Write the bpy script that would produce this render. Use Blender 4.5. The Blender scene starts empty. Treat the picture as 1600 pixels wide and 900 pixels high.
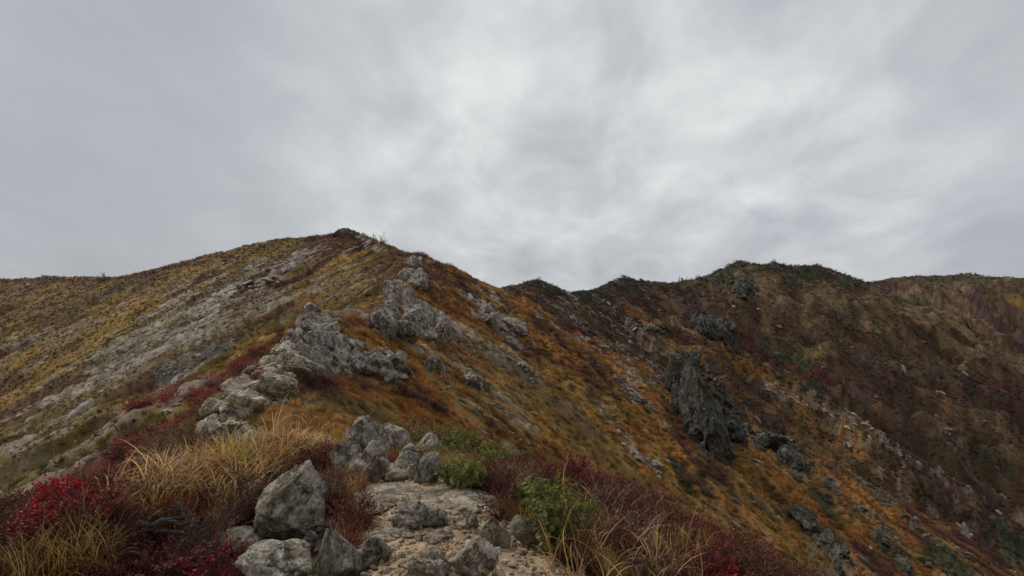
import bpy, math, random
import numpy as np
from mathutils import Matrix, Vector

random.seed(7)
RNG = np.random.default_rng(11)
SC = bpy.context.scene
COL = SC.collection

# ------------------------------------------------------------------ camera
FPX = 1043.0                      # focal length in pixels of a 1600 px wide picture
PITCH = math.radians(1.65)
cam_d = bpy.data.cameras.new('camera')
cam_d.sensor_width = 36.0
cam_d.lens = 36.0 * FPX / 1600.0
cam_d.clip_start = 0.05
cam_d.clip_end = 9000.0
cam = bpy.data.objects.new('camera', cam_d)
COL.objects.link(cam)
cam.location = (0, 0, 0)
cam.rotation_euler = (math.radians(90) + PITCH, 0, 0)
SC.camera = cam

# ------------------------------------------------------------------ view, sky and sun
SC.view_settings.view_transform = 'Standard'
SC.view_settings.look = 'None'
SC.view_settings.exposure = 0.42
SC.view_settings.gamma = 1.0
SC.render.engine = 'CYCLES'
SC.cycles.max_bounces = 5
SC.cycles.diffuse_bounces = 3
SC.cycles.glossy_bounces = 2
SC.cycles.transmission_bounces = 3
SC.cycles.transparent_max_bounces = 4

SUN_EL = math.radians(44)
SUN_AZ = math.radians(-52)        # from +Y (ahead of the camera) towards -X


def nd(nt, typ, **kw):
    n = nt.nodes.new(typ)
    for k, v in kw.items():
        if k.startswith('i_'):
            key = k[2:]
            key = int(key) if key.isdigit() else key
            n.inputs[key].default_value = v
        else:
            setattr(n, k, v)
    return n


def ramp(nt, stops, interp='LINEAR'):
    r = nt.nodes.new('ShaderNodeValToRGB')
    r.color_ramp.interpolation = interp
    e = r.color_ramp.elements
    while len(e) < len(stops):
        e.new(0.5)
    for el, (p, c) in zip(e, stops):
        el.position = p
        el.color = (c[0], c[1], c[2], 1) if len(c) == 3 else c
    return r


def math_(nt, op, a, b=None, clamp=False):
    n = nt.nodes.new('ShaderNodeMath')
    n.operation = op
    n.use_clamp = clamp
    for i, v in enumerate((a, b)):
        if v is None:
            continue
        if hasattr(v, 'links'):
            nt.links.new(v, n.inputs[i])
        else:
            n.inputs[i].default_value = v
    return n.outputs[0]


def mixc(nt, f, a, b, blend='MIX'):
    n = nt.nodes.new('ShaderNodeMix')
    n.data_type = 'RGBA'
    n.blend_type = blend
    for s, v in ((n.inputs[0], f), (n.inputs[6], a), (n.inputs[7], b)):
        if hasattr(v, 'links'):
            nt.links.new(v, s)
        elif isinstance(v, (int, float)):
            s.default_value = v
        else:
            s.default_value = (v[0], v[1], v[2], 1)
    return n.outputs[2]


def pix_dir(px, py):
    u = (px - 800.0) / FPX
    v = (450.0 - py) / FPX
    return np.array([u, math.cos(PITCH) - v * math.sin(PITCH), math.sin(PITCH) + v * math.cos(PITCH)])


def P(px, py, Y):
    d = pix_dir(px, py)
    return tuple(d * (Y / d[1]))


def build_world():
    w = bpy.data.worlds.new('World')
    SC.world = w
    w.use_nodes = True
    nt = w.node_tree
    nt.nodes.clear()
    L = nt.links.new
    out = nt.nodes.new('ShaderNodeOutputWorld')
    sky = nt.nodes.new('ShaderNodeTexSky')
    sky.sky_type = 'NISHITA'
    sky.sun_disc = False
    sky.sun_elevation = SUN_EL
    sky.sun_rotation = SUN_AZ
    bg1 = nd(nt, 'ShaderNodeBackground', i_Strength=0.07)
    L(sky.outputs[0], bg1.inputs[0])
    # a closed deck of cloud: noise on a plane above the place, seen in perspective
    tc = nt.nodes.new('ShaderNodeTexCoord')
    sep = nt.nodes.new('ShaderNodeSeparateXYZ')
    L(tc.outputs['Generated'], sep.inputs[0])
    zc = math_(nt, 'MAXIMUM', sep.outputs[2], 0.0)
    den = math_(nt, 'ADD', zc, 0.32)
    cx = math_(nt, 'DIVIDE', sep.outputs[0], den)
    cy = math_(nt, 'DIVIDE', sep.outputs[1], den)
    cmb = nt.nodes.new('ShaderNodeCombineXYZ')
    L(cx, cmb.inputs[0]); L(cy, cmb.inputs[1])
    rot = nd(nt, 'ShaderNodeMapping')
    rot.inputs['Rotation'].default_value = (0, 0, math.radians(-28))
    rot.inputs['Scale'].default_value = (1.25, 0.8, 1)
    L(cmb.outputs[0], rot.inputs[0])
    n1 = nd(nt, 'ShaderNodeTexNoise', i_Scale=0.85, i_Detail=6.0, i_Roughness=0.5)
    n1.inputs['Distortion'].default_value = 0.15
    L(rot.outputs[0], n1.inputs['Vector'])
    n2 = nd(nt, 'ShaderNodeTexNoise', i_Scale=3.0, i_Detail=8.0, i_Roughness=0.55, i_Distortion=0.3)
    L(rot.outputs[0], n2.inputs['Vector'])
    n3 = nd(nt, 'ShaderNodeTexNoise', i_Scale=0.9, i_Detail=3.0, i_Roughness=0.5)
    mp3 = nd(nt, 'ShaderNodeMapping'); mp3.inputs['Location'].default_value = (4.3, 1.7, 2.0)
    L(cmb.outputs[0], mp3.inputs[0]); L(mp3.outputs[0], n3.inputs['Vector'])
    # where the cloud is thinnest (the light behind the deck)
    dv = Vector(pix_dir(965, 235)).normalized()
    dot = nd(nt, 'ShaderNodeVectorMath', operation='DOT_PRODUCT')
    nrm = nd(nt, 'ShaderNodeVectorMath', operation='NORMALIZE')
    L(tc.outputs['Generated'], nrm.inputs[0]); L(nrm.outputs[0], dot.inputs[0])
    dot.inputs[1].default_value = dv
    glow = nd(nt, 'ShaderNodeMapRange', interpolation_type='SMOOTHERSTEP')
    glow.inputs[1].default_value = 0.80; glow.inputs[2].default_value = 1.0
    L(dot.outputs['Value'], glow.inputs[0])
    detail_amt = math_(nt, 'ADD', math_(nt, 'MULTIPLY', glow.outputs[0], 0.50), 0.12)
    v = math_(nt, 'MULTIPLY', math_(nt, 'SUBTRACT', n1.outputs[0], 0.5), 0.72)
    v2 = math_(nt, 'MULTIPLY', math_(nt, 'SUBTRACT', n2.outputs[0], 0.5), detail_amt)
    b = math_(nt, 'ADD', math_(nt, 'ADD', v, math_(nt, 'MULTIPLY', v2, 1.5)), math_(nt, 'MULTIPLY', glow.outputs[0], 0.27))
    b = math_(nt, 'ADD', b, 0.40)
    # slightly darker, bluer band low over the ridges
    low = nd(nt, 'ShaderNodeMapRange', interpolation_type='SMOOTHSTEP')
    low.inputs[1].default_value = 0.0; low.inputs[2].default_value = 0.22
    low.inputs[3].default_value = -0.045; low.inputs[4].default_value = 0.0
    L(sep.outputs[2], low.inputs[0])
    b = math_(nt, 'ADD', b, low.outputs[0])
    cr = ramp(nt, [(0.10, (0.33, 0.355, 0.39)), (0.40, (0.455, 0.475, 0.515)), (0.58, (0.565, 0.58, 0.615)),
                   (0.76, (0.72, 0.735, 0.745)), (0.96, (0.90, 0.91, 0.90))])
    L(b, cr.inputs[0])
    warm = mixc(nt, math_(nt, 'MULTIPLY', n3.outputs[0], 0.75, True), (1.0, 0.992, 1.012), (0.99, 1.01, 0.955))
    cc = mixc(nt, 1.0, cr.outputs[0], warm, 'MULTIPLY')
    bg2 = nd(nt, 'ShaderNodeBackground', i_Strength=0.745)
    L(cc, bg2.inputs[0])
    mx = nd(nt, 'ShaderNodeMixShader')
    mx.inputs[0].default_value = 0.97
    L(bg1.outputs[0], mx.inputs[1]); L(bg2.outputs[0], mx.inputs[2])
    L(mx.outputs[0], out.inputs[0])


build_world()

sun_d = bpy.data.lights.new('sun', 'SUN')
sun_d.energy = 1.5
sun_d.angle = math.radians(22)
sun_d.color = (1.0, 0.96, 0.9)
sun = bpy.data.objects.new('sun', sun_d)
COL.objects.link(sun)
sdir = Vector((math.sin(SUN_AZ) * math.cos(SUN_EL), math.cos(SUN_AZ) * math.cos(SUN_EL), math.sin(SUN_EL)))
sun.rotation_euler = sdir.to_track_quat('Z', 'Y').to_euler()
sun.location = sdir * 60

# ------------------------------------------------------------------ noise


def _h(ix, iy, iz, seed):
    with np.errstate(over='ignore'):
        n = (ix.astype(np.int64) * 374761393 + iy.astype(np.int64) * 668265263 + iz.astype(np.int64) * 2147483647 + seed * 1274126177)
        n = n.astype(np.uint32)
        n ^= n >> np.uint32(13)
        n *= np.uint32(1274126177)
        n ^= n >> np.uint32(16)
        n *= np.uint32(2246822519)
        n ^= n >> np.uint32(15)
    return n.astype(np.float64) / 4294967295.0


def vn2(x, y, seed=0):
    ix = np.floor(x); iy = np.floor(y)
    fx = x - ix; fy = y - iy
    ux = fx * fx * fx * (fx * (fx * 6 - 15) + 10); uy = fy * fy * fy * (fy * (fy * 6 - 15) + 10)
    z = np.zeros_like(ix)
    a = _h(ix, iy, z, seed); b = _h(ix + 1, iy, z, seed)
    c = _h(ix, iy + 1, z, seed); d = _h(ix + 1, iy + 1, z, seed)
    return (a + (b - a) * ux) * (1 - uy) + (c + (d - c) * ux) * uy


def vn3(p, seed=0):
    i = np.floor(p); f = p - i
    u = f * f * (3 - 2 * f)
    r = 0
    for dx in (0, 1):
        wx = u[:, 0] if dx else 1 - u[:, 0]
        for dy in (0, 1):
            wy = u[:, 1] if dy else 1 - u[:, 1]
            for dz in (0, 1):
                wz = u[:, 2] if dz else 1 - u[:, 2]
                r = r + wx * wy * wz * _h(i[:, 0] + dx, i[:, 1] + dy, i[:, 2] + dz, seed)
    return r


def fbm2(x, y, octs=4, seed=0, gain=0.5):
    s = 0; a = 1.0; t = 0
    for o in range(octs):
        c, sn = math.cos(0.6 * o), math.sin(0.6 * o)
        s = s + a * vn2((x * c - y * sn) * 2 ** o + 17.3 * o, (x * sn + y * c) * 2 ** o - 9.1 * o, seed + o)
        t += a; a *= gain
    return s / t


def fbm3(p, octs=4, seed=0, gain=0.5):
    s = 0; a = 1.0; t = 0
    for o in range(octs):
        s = s + a * vn3(p * 2 ** o + 11.7 * o, seed + o)
        t += a; a *= gain
    return s / t


def sstep(a, b, x):
    t = np.clip((x - a) / (b - a), 0, 1)
    return t * t * (3 - 2 * t)


# ------------------------------------------------------------------ the mountain: crest lines with a slope on each side
# (points, slope on the left hand, slope on the right hand, rounding width of the crest)
A_FRONT = [(0.3, -12, -1.3), (0.2, 0, -1.62), (-0.3, 4, -1.64), (-0.8, 7, -1.74), (-1.9, 10, -2.25), (-3.6, 14, -2.8),
           P(395, 606, 19), P(455, 560, 24)]
A_MID = [P(455, 560, 24), P(500, 500, 28), P(545, 496, 33), P(580, 492, 42), P(600, 482, 52), P(630, 440, 68), P(652, 402, 88)]
A_TOP = [P(652, 402, 88), P(605, 388, 112), P(568, 370, 130), P(540, 362, 138), P(500, 370, 144)]
CREST = [
    ([(5, -60, -8), (2, -30, -3), (0.3, -12, -1.3)], .6, .7, 1.5, 3),
    (A_FRONT, .66, .84, 2.0, 0),
    ([(-4.4, 3.0, -1.95), (-3.6, 5.5, -1.72), (-2.9, 7.5, -1.75), (-2.9, 10, -2.3)], .75, .7, 1.2, 0),
    ([(1.6, 2.5, -1.75), (1.6, 4.2, -1.9), (1.35, 5.6, -2.0), (.75, 7.6, -2.1)], .7, 1.05, .8, 0),
    (A_MID, .62, .74, 1.2, 0),
    (A_TOP, .52, .8, 1.5, 0),
    ([P(500, 370, 144), P(440, 376, 150), P(350, 398, 162), P(200, 433, 185), P(80, 434, 205), P(0, 438, 225), P(-300, 440, 300), P(-800, 430, 480)],
     .52, .6, 4.0, 1),
    ([P(652, 402, 88), P(700, 416, 97), P(775, 452, 105), P(840, 486, 108), P(900, 522, 110), P(1000, 612, 110), P(1100, 722, 107), P(1200, 802, 106),
      P(1320, 885, 106), P(1500, 1000, 106)], 1.0, .56, .5, 0),
    ([P(760, 470, 150), P(800, 449, 180), P(840, 439, 200), P(865, 448, 208), P(882, 459, 215), P(930, 454, 240), P(975, 435, 260), P(1010, 441, 272),
      P(1040, 444, 285), P(1105, 433, 297), P(1155, 410, 305), P(1185, 415, 312), P(1210, 412, 320), P(1240, 416, 327), P(1275, 416, 335), P(1310, 428, 345), P(1345, 441, 360),
      P(1352, 462, 450), P(1352, 460, 570)], .66, .62, 1.5, 2),
    ([P(1200, 470, 560), P(1352, 445, 575), P(1395, 436, 585), P(1430, 432, 592), P(1510, 430, 600), P(1600, 436, 620), P(1750, 440, 640), P(2100, 450, 700), P(3000, 440, 900)],
     .5, .5, 8.0, 3),
    ([P(840, 440, 200), P(870, 490, 182), P(935, 560, 168), P(990, 640, 155)], .95, .95, 1.0, 2),
    ([P(930, 455, 240), P(985, 500, 215), P(1050, 545, 192), P(1092, 590, 178), P(1125, 690, 162), P(1190, 780, 150), P(1290, 880, 140)], 1.0, 1.3, .6, 2),
    ([P(975, 436, 260), P(1040, 508, 238), P(1180, 566, 220), P(1290, 618, 208), P(1400, 690, 198), P(1500, 752, 190), P(1600, 822, 185), P(1750, 920, 180)],
     1.05, .72, .6, 2),
    ([P(1155, 411, 305), P(1150, 455, 290), P(1135, 520, 268)], 1.3, 1.2, .8, 2),
    ([P(1040, 444, 285), P(1075, 470, 270), P(1110, 525, 250)], 1.3, 1.2, .8, 2),
    ([P(1275, 417, 335), P(1340, 500, 305), P(1400, 556, 292), P(1500, 625, 280), P(1600, 690, 270), P(1750, 780, 260)], 1.0, .8, .8, 2),
    ([P(1210, 413, 320), P(1240, 470, 300), P(1270, 545, 275), P(1330, 600, 262)], 1.1, 1.0, .8, 2),
    ([P(1345, 441, 360), P(1450, 522, 350), P(1600, 612, 340), P(1750, 690, 330)], 1.0, .75, 1.0, 2),
    ([P(1510, 432, 600), P(1560, 500, 540), P(1640, 590, 470)], .6, .6, 6.0, 3),
]


def base_height(x, y):
    best = -150.0 + 30 * (fbm2(x / 400, y / 400, 3, 5) - .5) - 0.01 * np.hypot(x, y)
    top = best.copy()                      # the winner without rounding
    bs = x * 0.7 + y * 0.3
    bd = np.full_like(x, 60.0)
    bz = np.full_like(x, 9, dtype=np.int64)
    gap = np.full_like(x, 99.0)            # how far the winning flank stands clear of the next one
    r = np.hypot(x, y)
    k = 0.35 + 0.012 * r
    for ci, (pts, sl, sr, w, zone) in enumerate(CREST):
        s0 = ci * 137.0
        cz = np.full_like(x, -1e9); cd = np.zeros_like(x)
        for (ax, ay, az), (bx, by, bz_) in zip(pts[:-1], pts[1:]):
            dx, dy = bx - ax, by - ay
            L2 = dx * dx + dy * dy
            L = math.sqrt(L2)
            t = np.clip(((x - ax) * dx + (y - ay) * dy) / L2, 0, 1)
            ex = x - (ax + t * dx); ey = y - (ay + t * dy)
            d = np.sqrt(ex * ex + ey * ey)
            side = dx * ey - dy * ex          # > 0 on the left hand
            ww = sstep(-.5, .5, side / (L * (d + .3)))
            slope = sl * ww + sr * (1 - ww)
            z = az + t * (bz_ - az) - slope * (np.sqrt(d * d + w * w) - w)
            hh = np.maximum(k - np.abs(z - cz), 0) / k
            win = z > cz
            cd = np.where(win, d, cd)
            cz = np.maximum(z, cz) + np.where(cz > -1e8, hh ** 3 * k / 6 * .6, 0)
        ux, uy = pts[-1][0] - pts[0][0], pts[-1][1] - pts[0][1]
        ul = math.hypot(ux, uy)
        cs = s0 + ((x - pts[0][0]) * ux + (y - pts[0][1]) * uy) / ul
        diff = cz - best
        hh = np.maximum(k - np.abs(diff), 0) / k
        win = cz > top
        gap = np.where(win, np.minimum(cz - top, 99), np.minimum(gap, top - cz))
        top = np.maximum(top, cz)
        best = np.maximum(cz, best) + hh ** 3 * k / 6
        bs = np.where(win, cs, bs); bd = np.where(win, cd, bd); bz = np.where(win, zone, bz)
    base_height.gap = gap
    return best, bs, bd, bz


def height_full(x, y, want=False):
    x = np.asarray(x, float); y = np.asarray(y, float)
    h, s, d, zone = base_height(x, y)
    r = np.hypot(x, y)
    clear = sstep(0, 1, base_height.gap / (1.2 + .018 * r))
    near = sstep(7, 22, r)
    # gullies and ribs that run down the fall line
    wx = fbm2(x / 14, y / 14, 3, 31) * 9
    lam = np.where(zone == 0, 6.0, 15.0)
    lam2 = np.where(zone == 0, 1.7, 3.6)
    g1 = 1 - np.abs(2 * fbm2((s + wx) / lam, d / (lam * 7), 3, 41) - 1) * 1.6
    g2 = 1 - np.abs(2 * fbm2((s + wx * .5) / lam2, d / (lam2 * 8), 3, 43) - 1) * 1.6
    amp = np.minimum(d, np.where(zone == 0, 15, 40)) * np.where(zone >= 2, .15, .10) * near * np.where(zone == 1, .45, 1.0) * clear
    h = h + amp * (g1 - .62) * 1.25 + np.minimum(d, 9) * .05 * near * (g2 - .6) * np.where(zone == 1, .8, 1.0) * clear
    m1 = 1 - np.abs(2 * fbm2(x / 46 + 3.1, y / 46, 4, 45, .55) - 1) * 2.0
    m2 = 1 - np.abs(2 * fbm2((s + wx * .8) / 17, d / 48 + 7.7, 5, 46, .55) - 1) * 2.0
    bigz = np.choose(zone.clip(0, 4), [.0, .2, 1.0, 1.1, .8])
    h = h + bigz * (np.minimum(d, 45) / 45) * (m1 - .55) * 9.5 * near + np.choose(zone.clip(0, 4), [.4, .2, 1.0, 1.0, 1.0]) * (np.minimum(d, 18) / 18) * (m2 - .55) * 5.4 * clear * sstep(16, 50, r)
    h = h + near * ((fbm2(x / 9, y / 9, 3, 51) - .5) * 1.15 * np.minimum(1, .35 + d / 14) + (fbm2(x / 2.1, y / 2.1, 3, 52) - .5) * .42)
    h = h + (fbm2(x / .9, y / .9, 3, 53) - .5) * (.07 + .05 * near) + (fbm2(x / .22, y / .22, 2, 54) - .5) * .025 * (1 - near)
    if want:
        return h, s, d, zone
    return h


def H(x, y):
    return float(height_full(np.array([x]), np.array([y]))[0])


_TT = np.concatenate([np.geomspace(1.8, 30, 230), np.geomspace(30.1, 900, 330)])


def ground_at(px, py):
    """the place on the ground that lies in this direction from the camera"""
    d = pix_dir(px, py)
    d = d / d[1]
    t = _TT
    for rep in range(2):
        hz = height_full(d[0] * t, d[1] * t) - d[2] * t
        hit = np.nonzero(hz > 0)[0]
        if len(hit) == 0:
            i = int(np.argmax(hz / t))
            return np.array([d[0] * t[i], t[i], d[2] * t[i] + hz[i]])
        i = max(hit[0], 1)
        if rep == 0:
            t = np.linspace(t[i - 1], t[i], 24)
    f = hz[i - 1] / (hz[i - 1] - hz[i] - 1e-12)
    tt = t[i - 1] + f * (t[i] - t[i - 1])
    return np.array([d[0] * tt, tt, d[2] * tt])


# ------------------------------------------------------------------ what grows or lies where
KIND = {  # real base colours
    'rock': (.25, .218, .172), 'pale': (.34, .30, .24), 'pink': (.23, .18, .15), 'maroon': (.085, .036, .026), 'ochre': (.27, .158, .042),
    'orange': (.215, .102, .029), 'olive': (.135, .095, .032), 'darkgreen': (.042, .05, .026), 'red': (.15, .03, .024), 'tan': (.178, .122, .066),
    'brown': (.115, .066, .036), 'purple': (.085, .05, .048), 'earth': (.27, .185, .12), 'duskrock': (.085, .075, .065), 'scrub': (.066, .044, .029)}
KN = list(KIND)
KI = {k: i for i, k in enumerate(KN)}
KC = np.array([KIND[k] for k in KN])

STROKES = [  # kind, way in photo pixels, width in photo pixels, strength
    ('ochre', [(0, 640), (60, 590), (140, 540), (220, 480)], 55, .8),
    ('ochre', [(180, 470), (290, 430), (400, 400)], 22, .6),
    ('olive', [(0, 480), (120, 470)], 30, .6),
    ('olive', [(330, 560), (430, 500), (520, 450)], 34, .6),
    ('orange', [(480, 470), (580, 430), (630, 420)], 26, .7),
    ('rock', [(440, 420), (340, 480), (235, 560), (110, 650), (10, 730)], 62, 1.1),
    ('rock', [(400, 430), (460, 400), (525, 392)], 32, 1.0),
    ('rock', [(300, 590), (200, 665), (90, 760), (0, 820)], 30, 1.05),
    ('rock', [(420, 470), (330, 530), (260, 590)], 26, .9),
    ('olive', [(380, 500), (200, 600), (60, 720), (0, 790)], 90, .6),
    ('rock', [(300, 480), (150, 600), (30, 700)], 100, .6), ('rock', [(330, 560), (180, 660), (30, 780)], 70, .6),
    ('pale', [(110, 650), (40, 690), (0, 710)], 16, .6),
    ('pale', [(330, 465), (390, 445), (440, 436)], 7, .8), ('pale', [(0, 533), (25, 528)], 7, .8),
    ('pale', [(230, 515), (250, 512)], 5, .7), ('pale', [(210, 690), (250, 655), (310, 600)], 7, .6),
    ('maroon', [(-50, 441), (0, 441), (60, 437), (160, 437), (230, 428), (300, 412), (350, 402)], 7, .9),
    ('darkgreen', [(160, 460), (190, 455)], 8, .8), ('darkgreen', [(240, 440), (260, 436)], 8, .7),
    ('maroon', [(480, 374), (540, 370), (585, 388)], 15, 1.2), ('maroon', [(510, 400), (530, 385), (560, 395)], 20, 1.1),
    ('maroon', [(610, 400), (650, 400), (665, 410)], 10, .8),
    ('rock', [(565, 375), (590, 395)], 7, .8),
    ('red', [(120, 760), (200, 700), (300, 640), (350, 600)], 40, 1.3), ('red', [(350, 600), (400, 555), (440, 525)], 18, 1.0),
    ('rock', [(350, 680), (400, 600), (450, 565), (500, 510), (520, 500)], 30, .9), ('rock', [(520, 560), (600, 570)], 28, .9),
    ('maroon', [(545, 510), (590, 515)], 14, .9),
    ('rock', [(580, 480), (620, 500), (690, 500)], 24, .8), ('rock', [(620, 450), (650, 420)], 14, .8),
    ('ochre', [(625, 545), (650, 550)], 14, .8), ('ochre', [(575, 600), (600, 605)], 16, .9), ('ochre', [(690, 600), (730, 650)], 26, .6),
    ('maroon', [(425, 600), (470, 615), (560, 600), (600, 590)], 30, 1.2), ('olive', [(470, 655), (540, 640), (610, 640)], 34, 1.0), ('maroon', [(620, 610), (690, 640)], 18, .9), ('ochre', [(560, 590), (590, 600)], 12, .9), ('red', [(420, 590), (450, 600)], 14, .8), ('olive', [(480, 650), (550, 650)], 22, .8), ('maroon', [(520, 680), (660, 640)], 12, .7),
    ('maroon', [(660, 410), (700, 425), (775, 462), (870, 535), (950, 600)], 17, .95), ('maroon', [(700, 440), (740, 455)], 12, .8),
    ('maroon', [(820, 540), (900, 580), (960, 620)], 15, .7),
    ('rock', [(745, 490), (800, 510)], 16, .8), ('rock', [(680, 480), (700, 520)], 9, .8), ('rock', [(790, 545), (835, 590)], 11, .7),
    ('rock', [(665, 550), (690, 580)], 12, .8), ('rock', [(720, 585), (760, 610)], 12, .8),
    ('rock', [(970, 600), (1010, 640)], 8, .7), ('rock', [(985, 700), (1030, 740)], 8, .7), ('rock', [(960, 660), (990, 700)], 10, .5),
    ('olive', [(840, 600), (900, 680), (940, 730)], 22, .6), ('ochre', [(700, 560), (800, 620)], 14, .6),
    ('tan', [(735, 540), (800, 600), (870, 660), (960, 740), (1060, 820)], 7, .8), ('tan', [(900, 640), (1010, 720), (1150, 820)], 8, .6),
    ('ochre', [(870, 700), (980, 740), (1100, 830)], 12, .6), ('orange', [(1000, 640), (1080, 740), (1180, 820)], 22, .7),
    ('pink', [(870, 510), (930, 535), (985, 520), (1020, 510)], 24, .9), ('pink', [(960, 560), (1010, 590)], 14, .7),
    ('duskrock', [(1010, 515), (980, 520)], 7, .8),
    ('maroon', [(800, 447), (840, 445), (875, 462)], 8, .9), ('purple', [(835, 465), (860, 480)], 14, .6),
    ('maroon', [(1000, 470), (960, 460)], 14, .6), ('olive', [(1010, 440), (1090, 440)], 6, .8),
    ('tan', [(800, 450), (820, 475), (880, 500)], 10, .6),
    ('purple', [(1060, 460), (1090, 490), (1130, 520)], 26, .9), ('duskrock', [(1090, 500), (1140, 530)], 12, .7),
    ('tan', [(1040, 480), (1075, 530), (1110, 550)], 8, .8), ('orange', [(1030, 530), (1110, 545), (1200, 570)], 14, .8),
    ('darkgreen', [(1110, 425), (1160, 425), (1175, 445)], 15, .95), ('darkgreen', [(1190, 420), (1270, 425), (1330, 440)], 14, .9),
    ('darkgreen', [(1240, 440), (1300, 470), (1330, 500)], 18, .8), ('duskrock', [(1150, 445), (1175, 460)], 10, .8),
    ('tan', [(1185, 430), (1200, 480), (1180, 530)], 9, .8), ('tan', [(1210, 460), (1250, 490), (1290, 500)], 10, .6),
    ('darkgreen', [(1230, 545), (1260, 575), (1270, 600)], 18, .95), ('scrub', [(1210, 530), (1180, 520)], 14, .7),
    ('scrub', [(1345, 446), (1400, 490), (1460, 535), (1530, 580), (1600, 625)], 14, 1.1), ('scrub', [(1280, 520), (1350, 600), (1420, 640)], 22, .8), ('darkgreen', [(1360, 500), (1420, 560), (1480, 590)], 14, .7),
    ('scrub', [(1400, 560), (1480, 600), (1590, 660)], 18, .8), ('tan', [(1380, 560), (1440, 590)], 10, .5),
    ('tan', [(1380, 470), (1450, 490), (1540, 500)], 34, .8), ('tan', [(1500, 540), (1590, 570)], 22, .8), ('darkgreen', [(1350, 446), (1450, 438), (1600, 445)], 8, .9),
    ('purple', [(1520, 470), (1560, 500), (1600, 530)], 16, .9), ('ochre', [(1570, 470), (1600, 480)], 8, .5),
    ('orange', [(1150, 560), (1200, 590), (1260, 640)], 16, .8), ('pink', [(1200, 610), (1290, 640), (1340, 680)], 13, .6),
    ('orange', [(1260, 670), (1380, 760), (1500, 850)], 24, .8), ('pink', [(1380, 690), (1450, 735), (1560, 790), (1620, 830)], 16, .75),
    ('tan', [(1500, 680), (1580, 740)], 12, .7), ('darkgreen', [(1480, 690), (1580, 720)], 14, .6),
    ('duskrock', [(1080, 560), (1100, 640), (1130, 700)], 26, 1.3), ('darkgreen', [(1050, 600), (1075, 680), (1115, 735)], 12, .9), ('maroon', [(1040, 640), (1080, 720), (1140, 760)], 10, .8), ('rock', [(1120, 640), (1160, 670)], 16, .7),
    ('darkgreen', [(1210, 680), (1250, 700), (1245, 730)], 16, .9), ('duskrock', [(1180, 690), (1240, 740)], 12, .8),
    ('darkgreen', [(1280, 770), (1300, 810)], 20, .9), ('darkgreen', [(1460, 870), (1500, 895)], 22, .95), ('darkgreen', [(1570, 830), (1600, 870)], 16, .9),
    ('duskrock', [(1250, 800), (1330, 900)], 12, .7), ('duskrock', [(1380, 830), (1420, 900)], 14, .7), ('orange', [(1130, 700), (1220, 800)], 18, .6),
]


def prep_strokes():
    out = []
    for kind, way, wpx, st in STROKES:
        pts = [ground_at(*p) for p in way]
        w = [wpx * math.hypot(p[0], p[1]) / FPX for p in pts]
        out.append((KI[kind], pts, w, st))
    return out


STR = prep_strokes()


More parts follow.
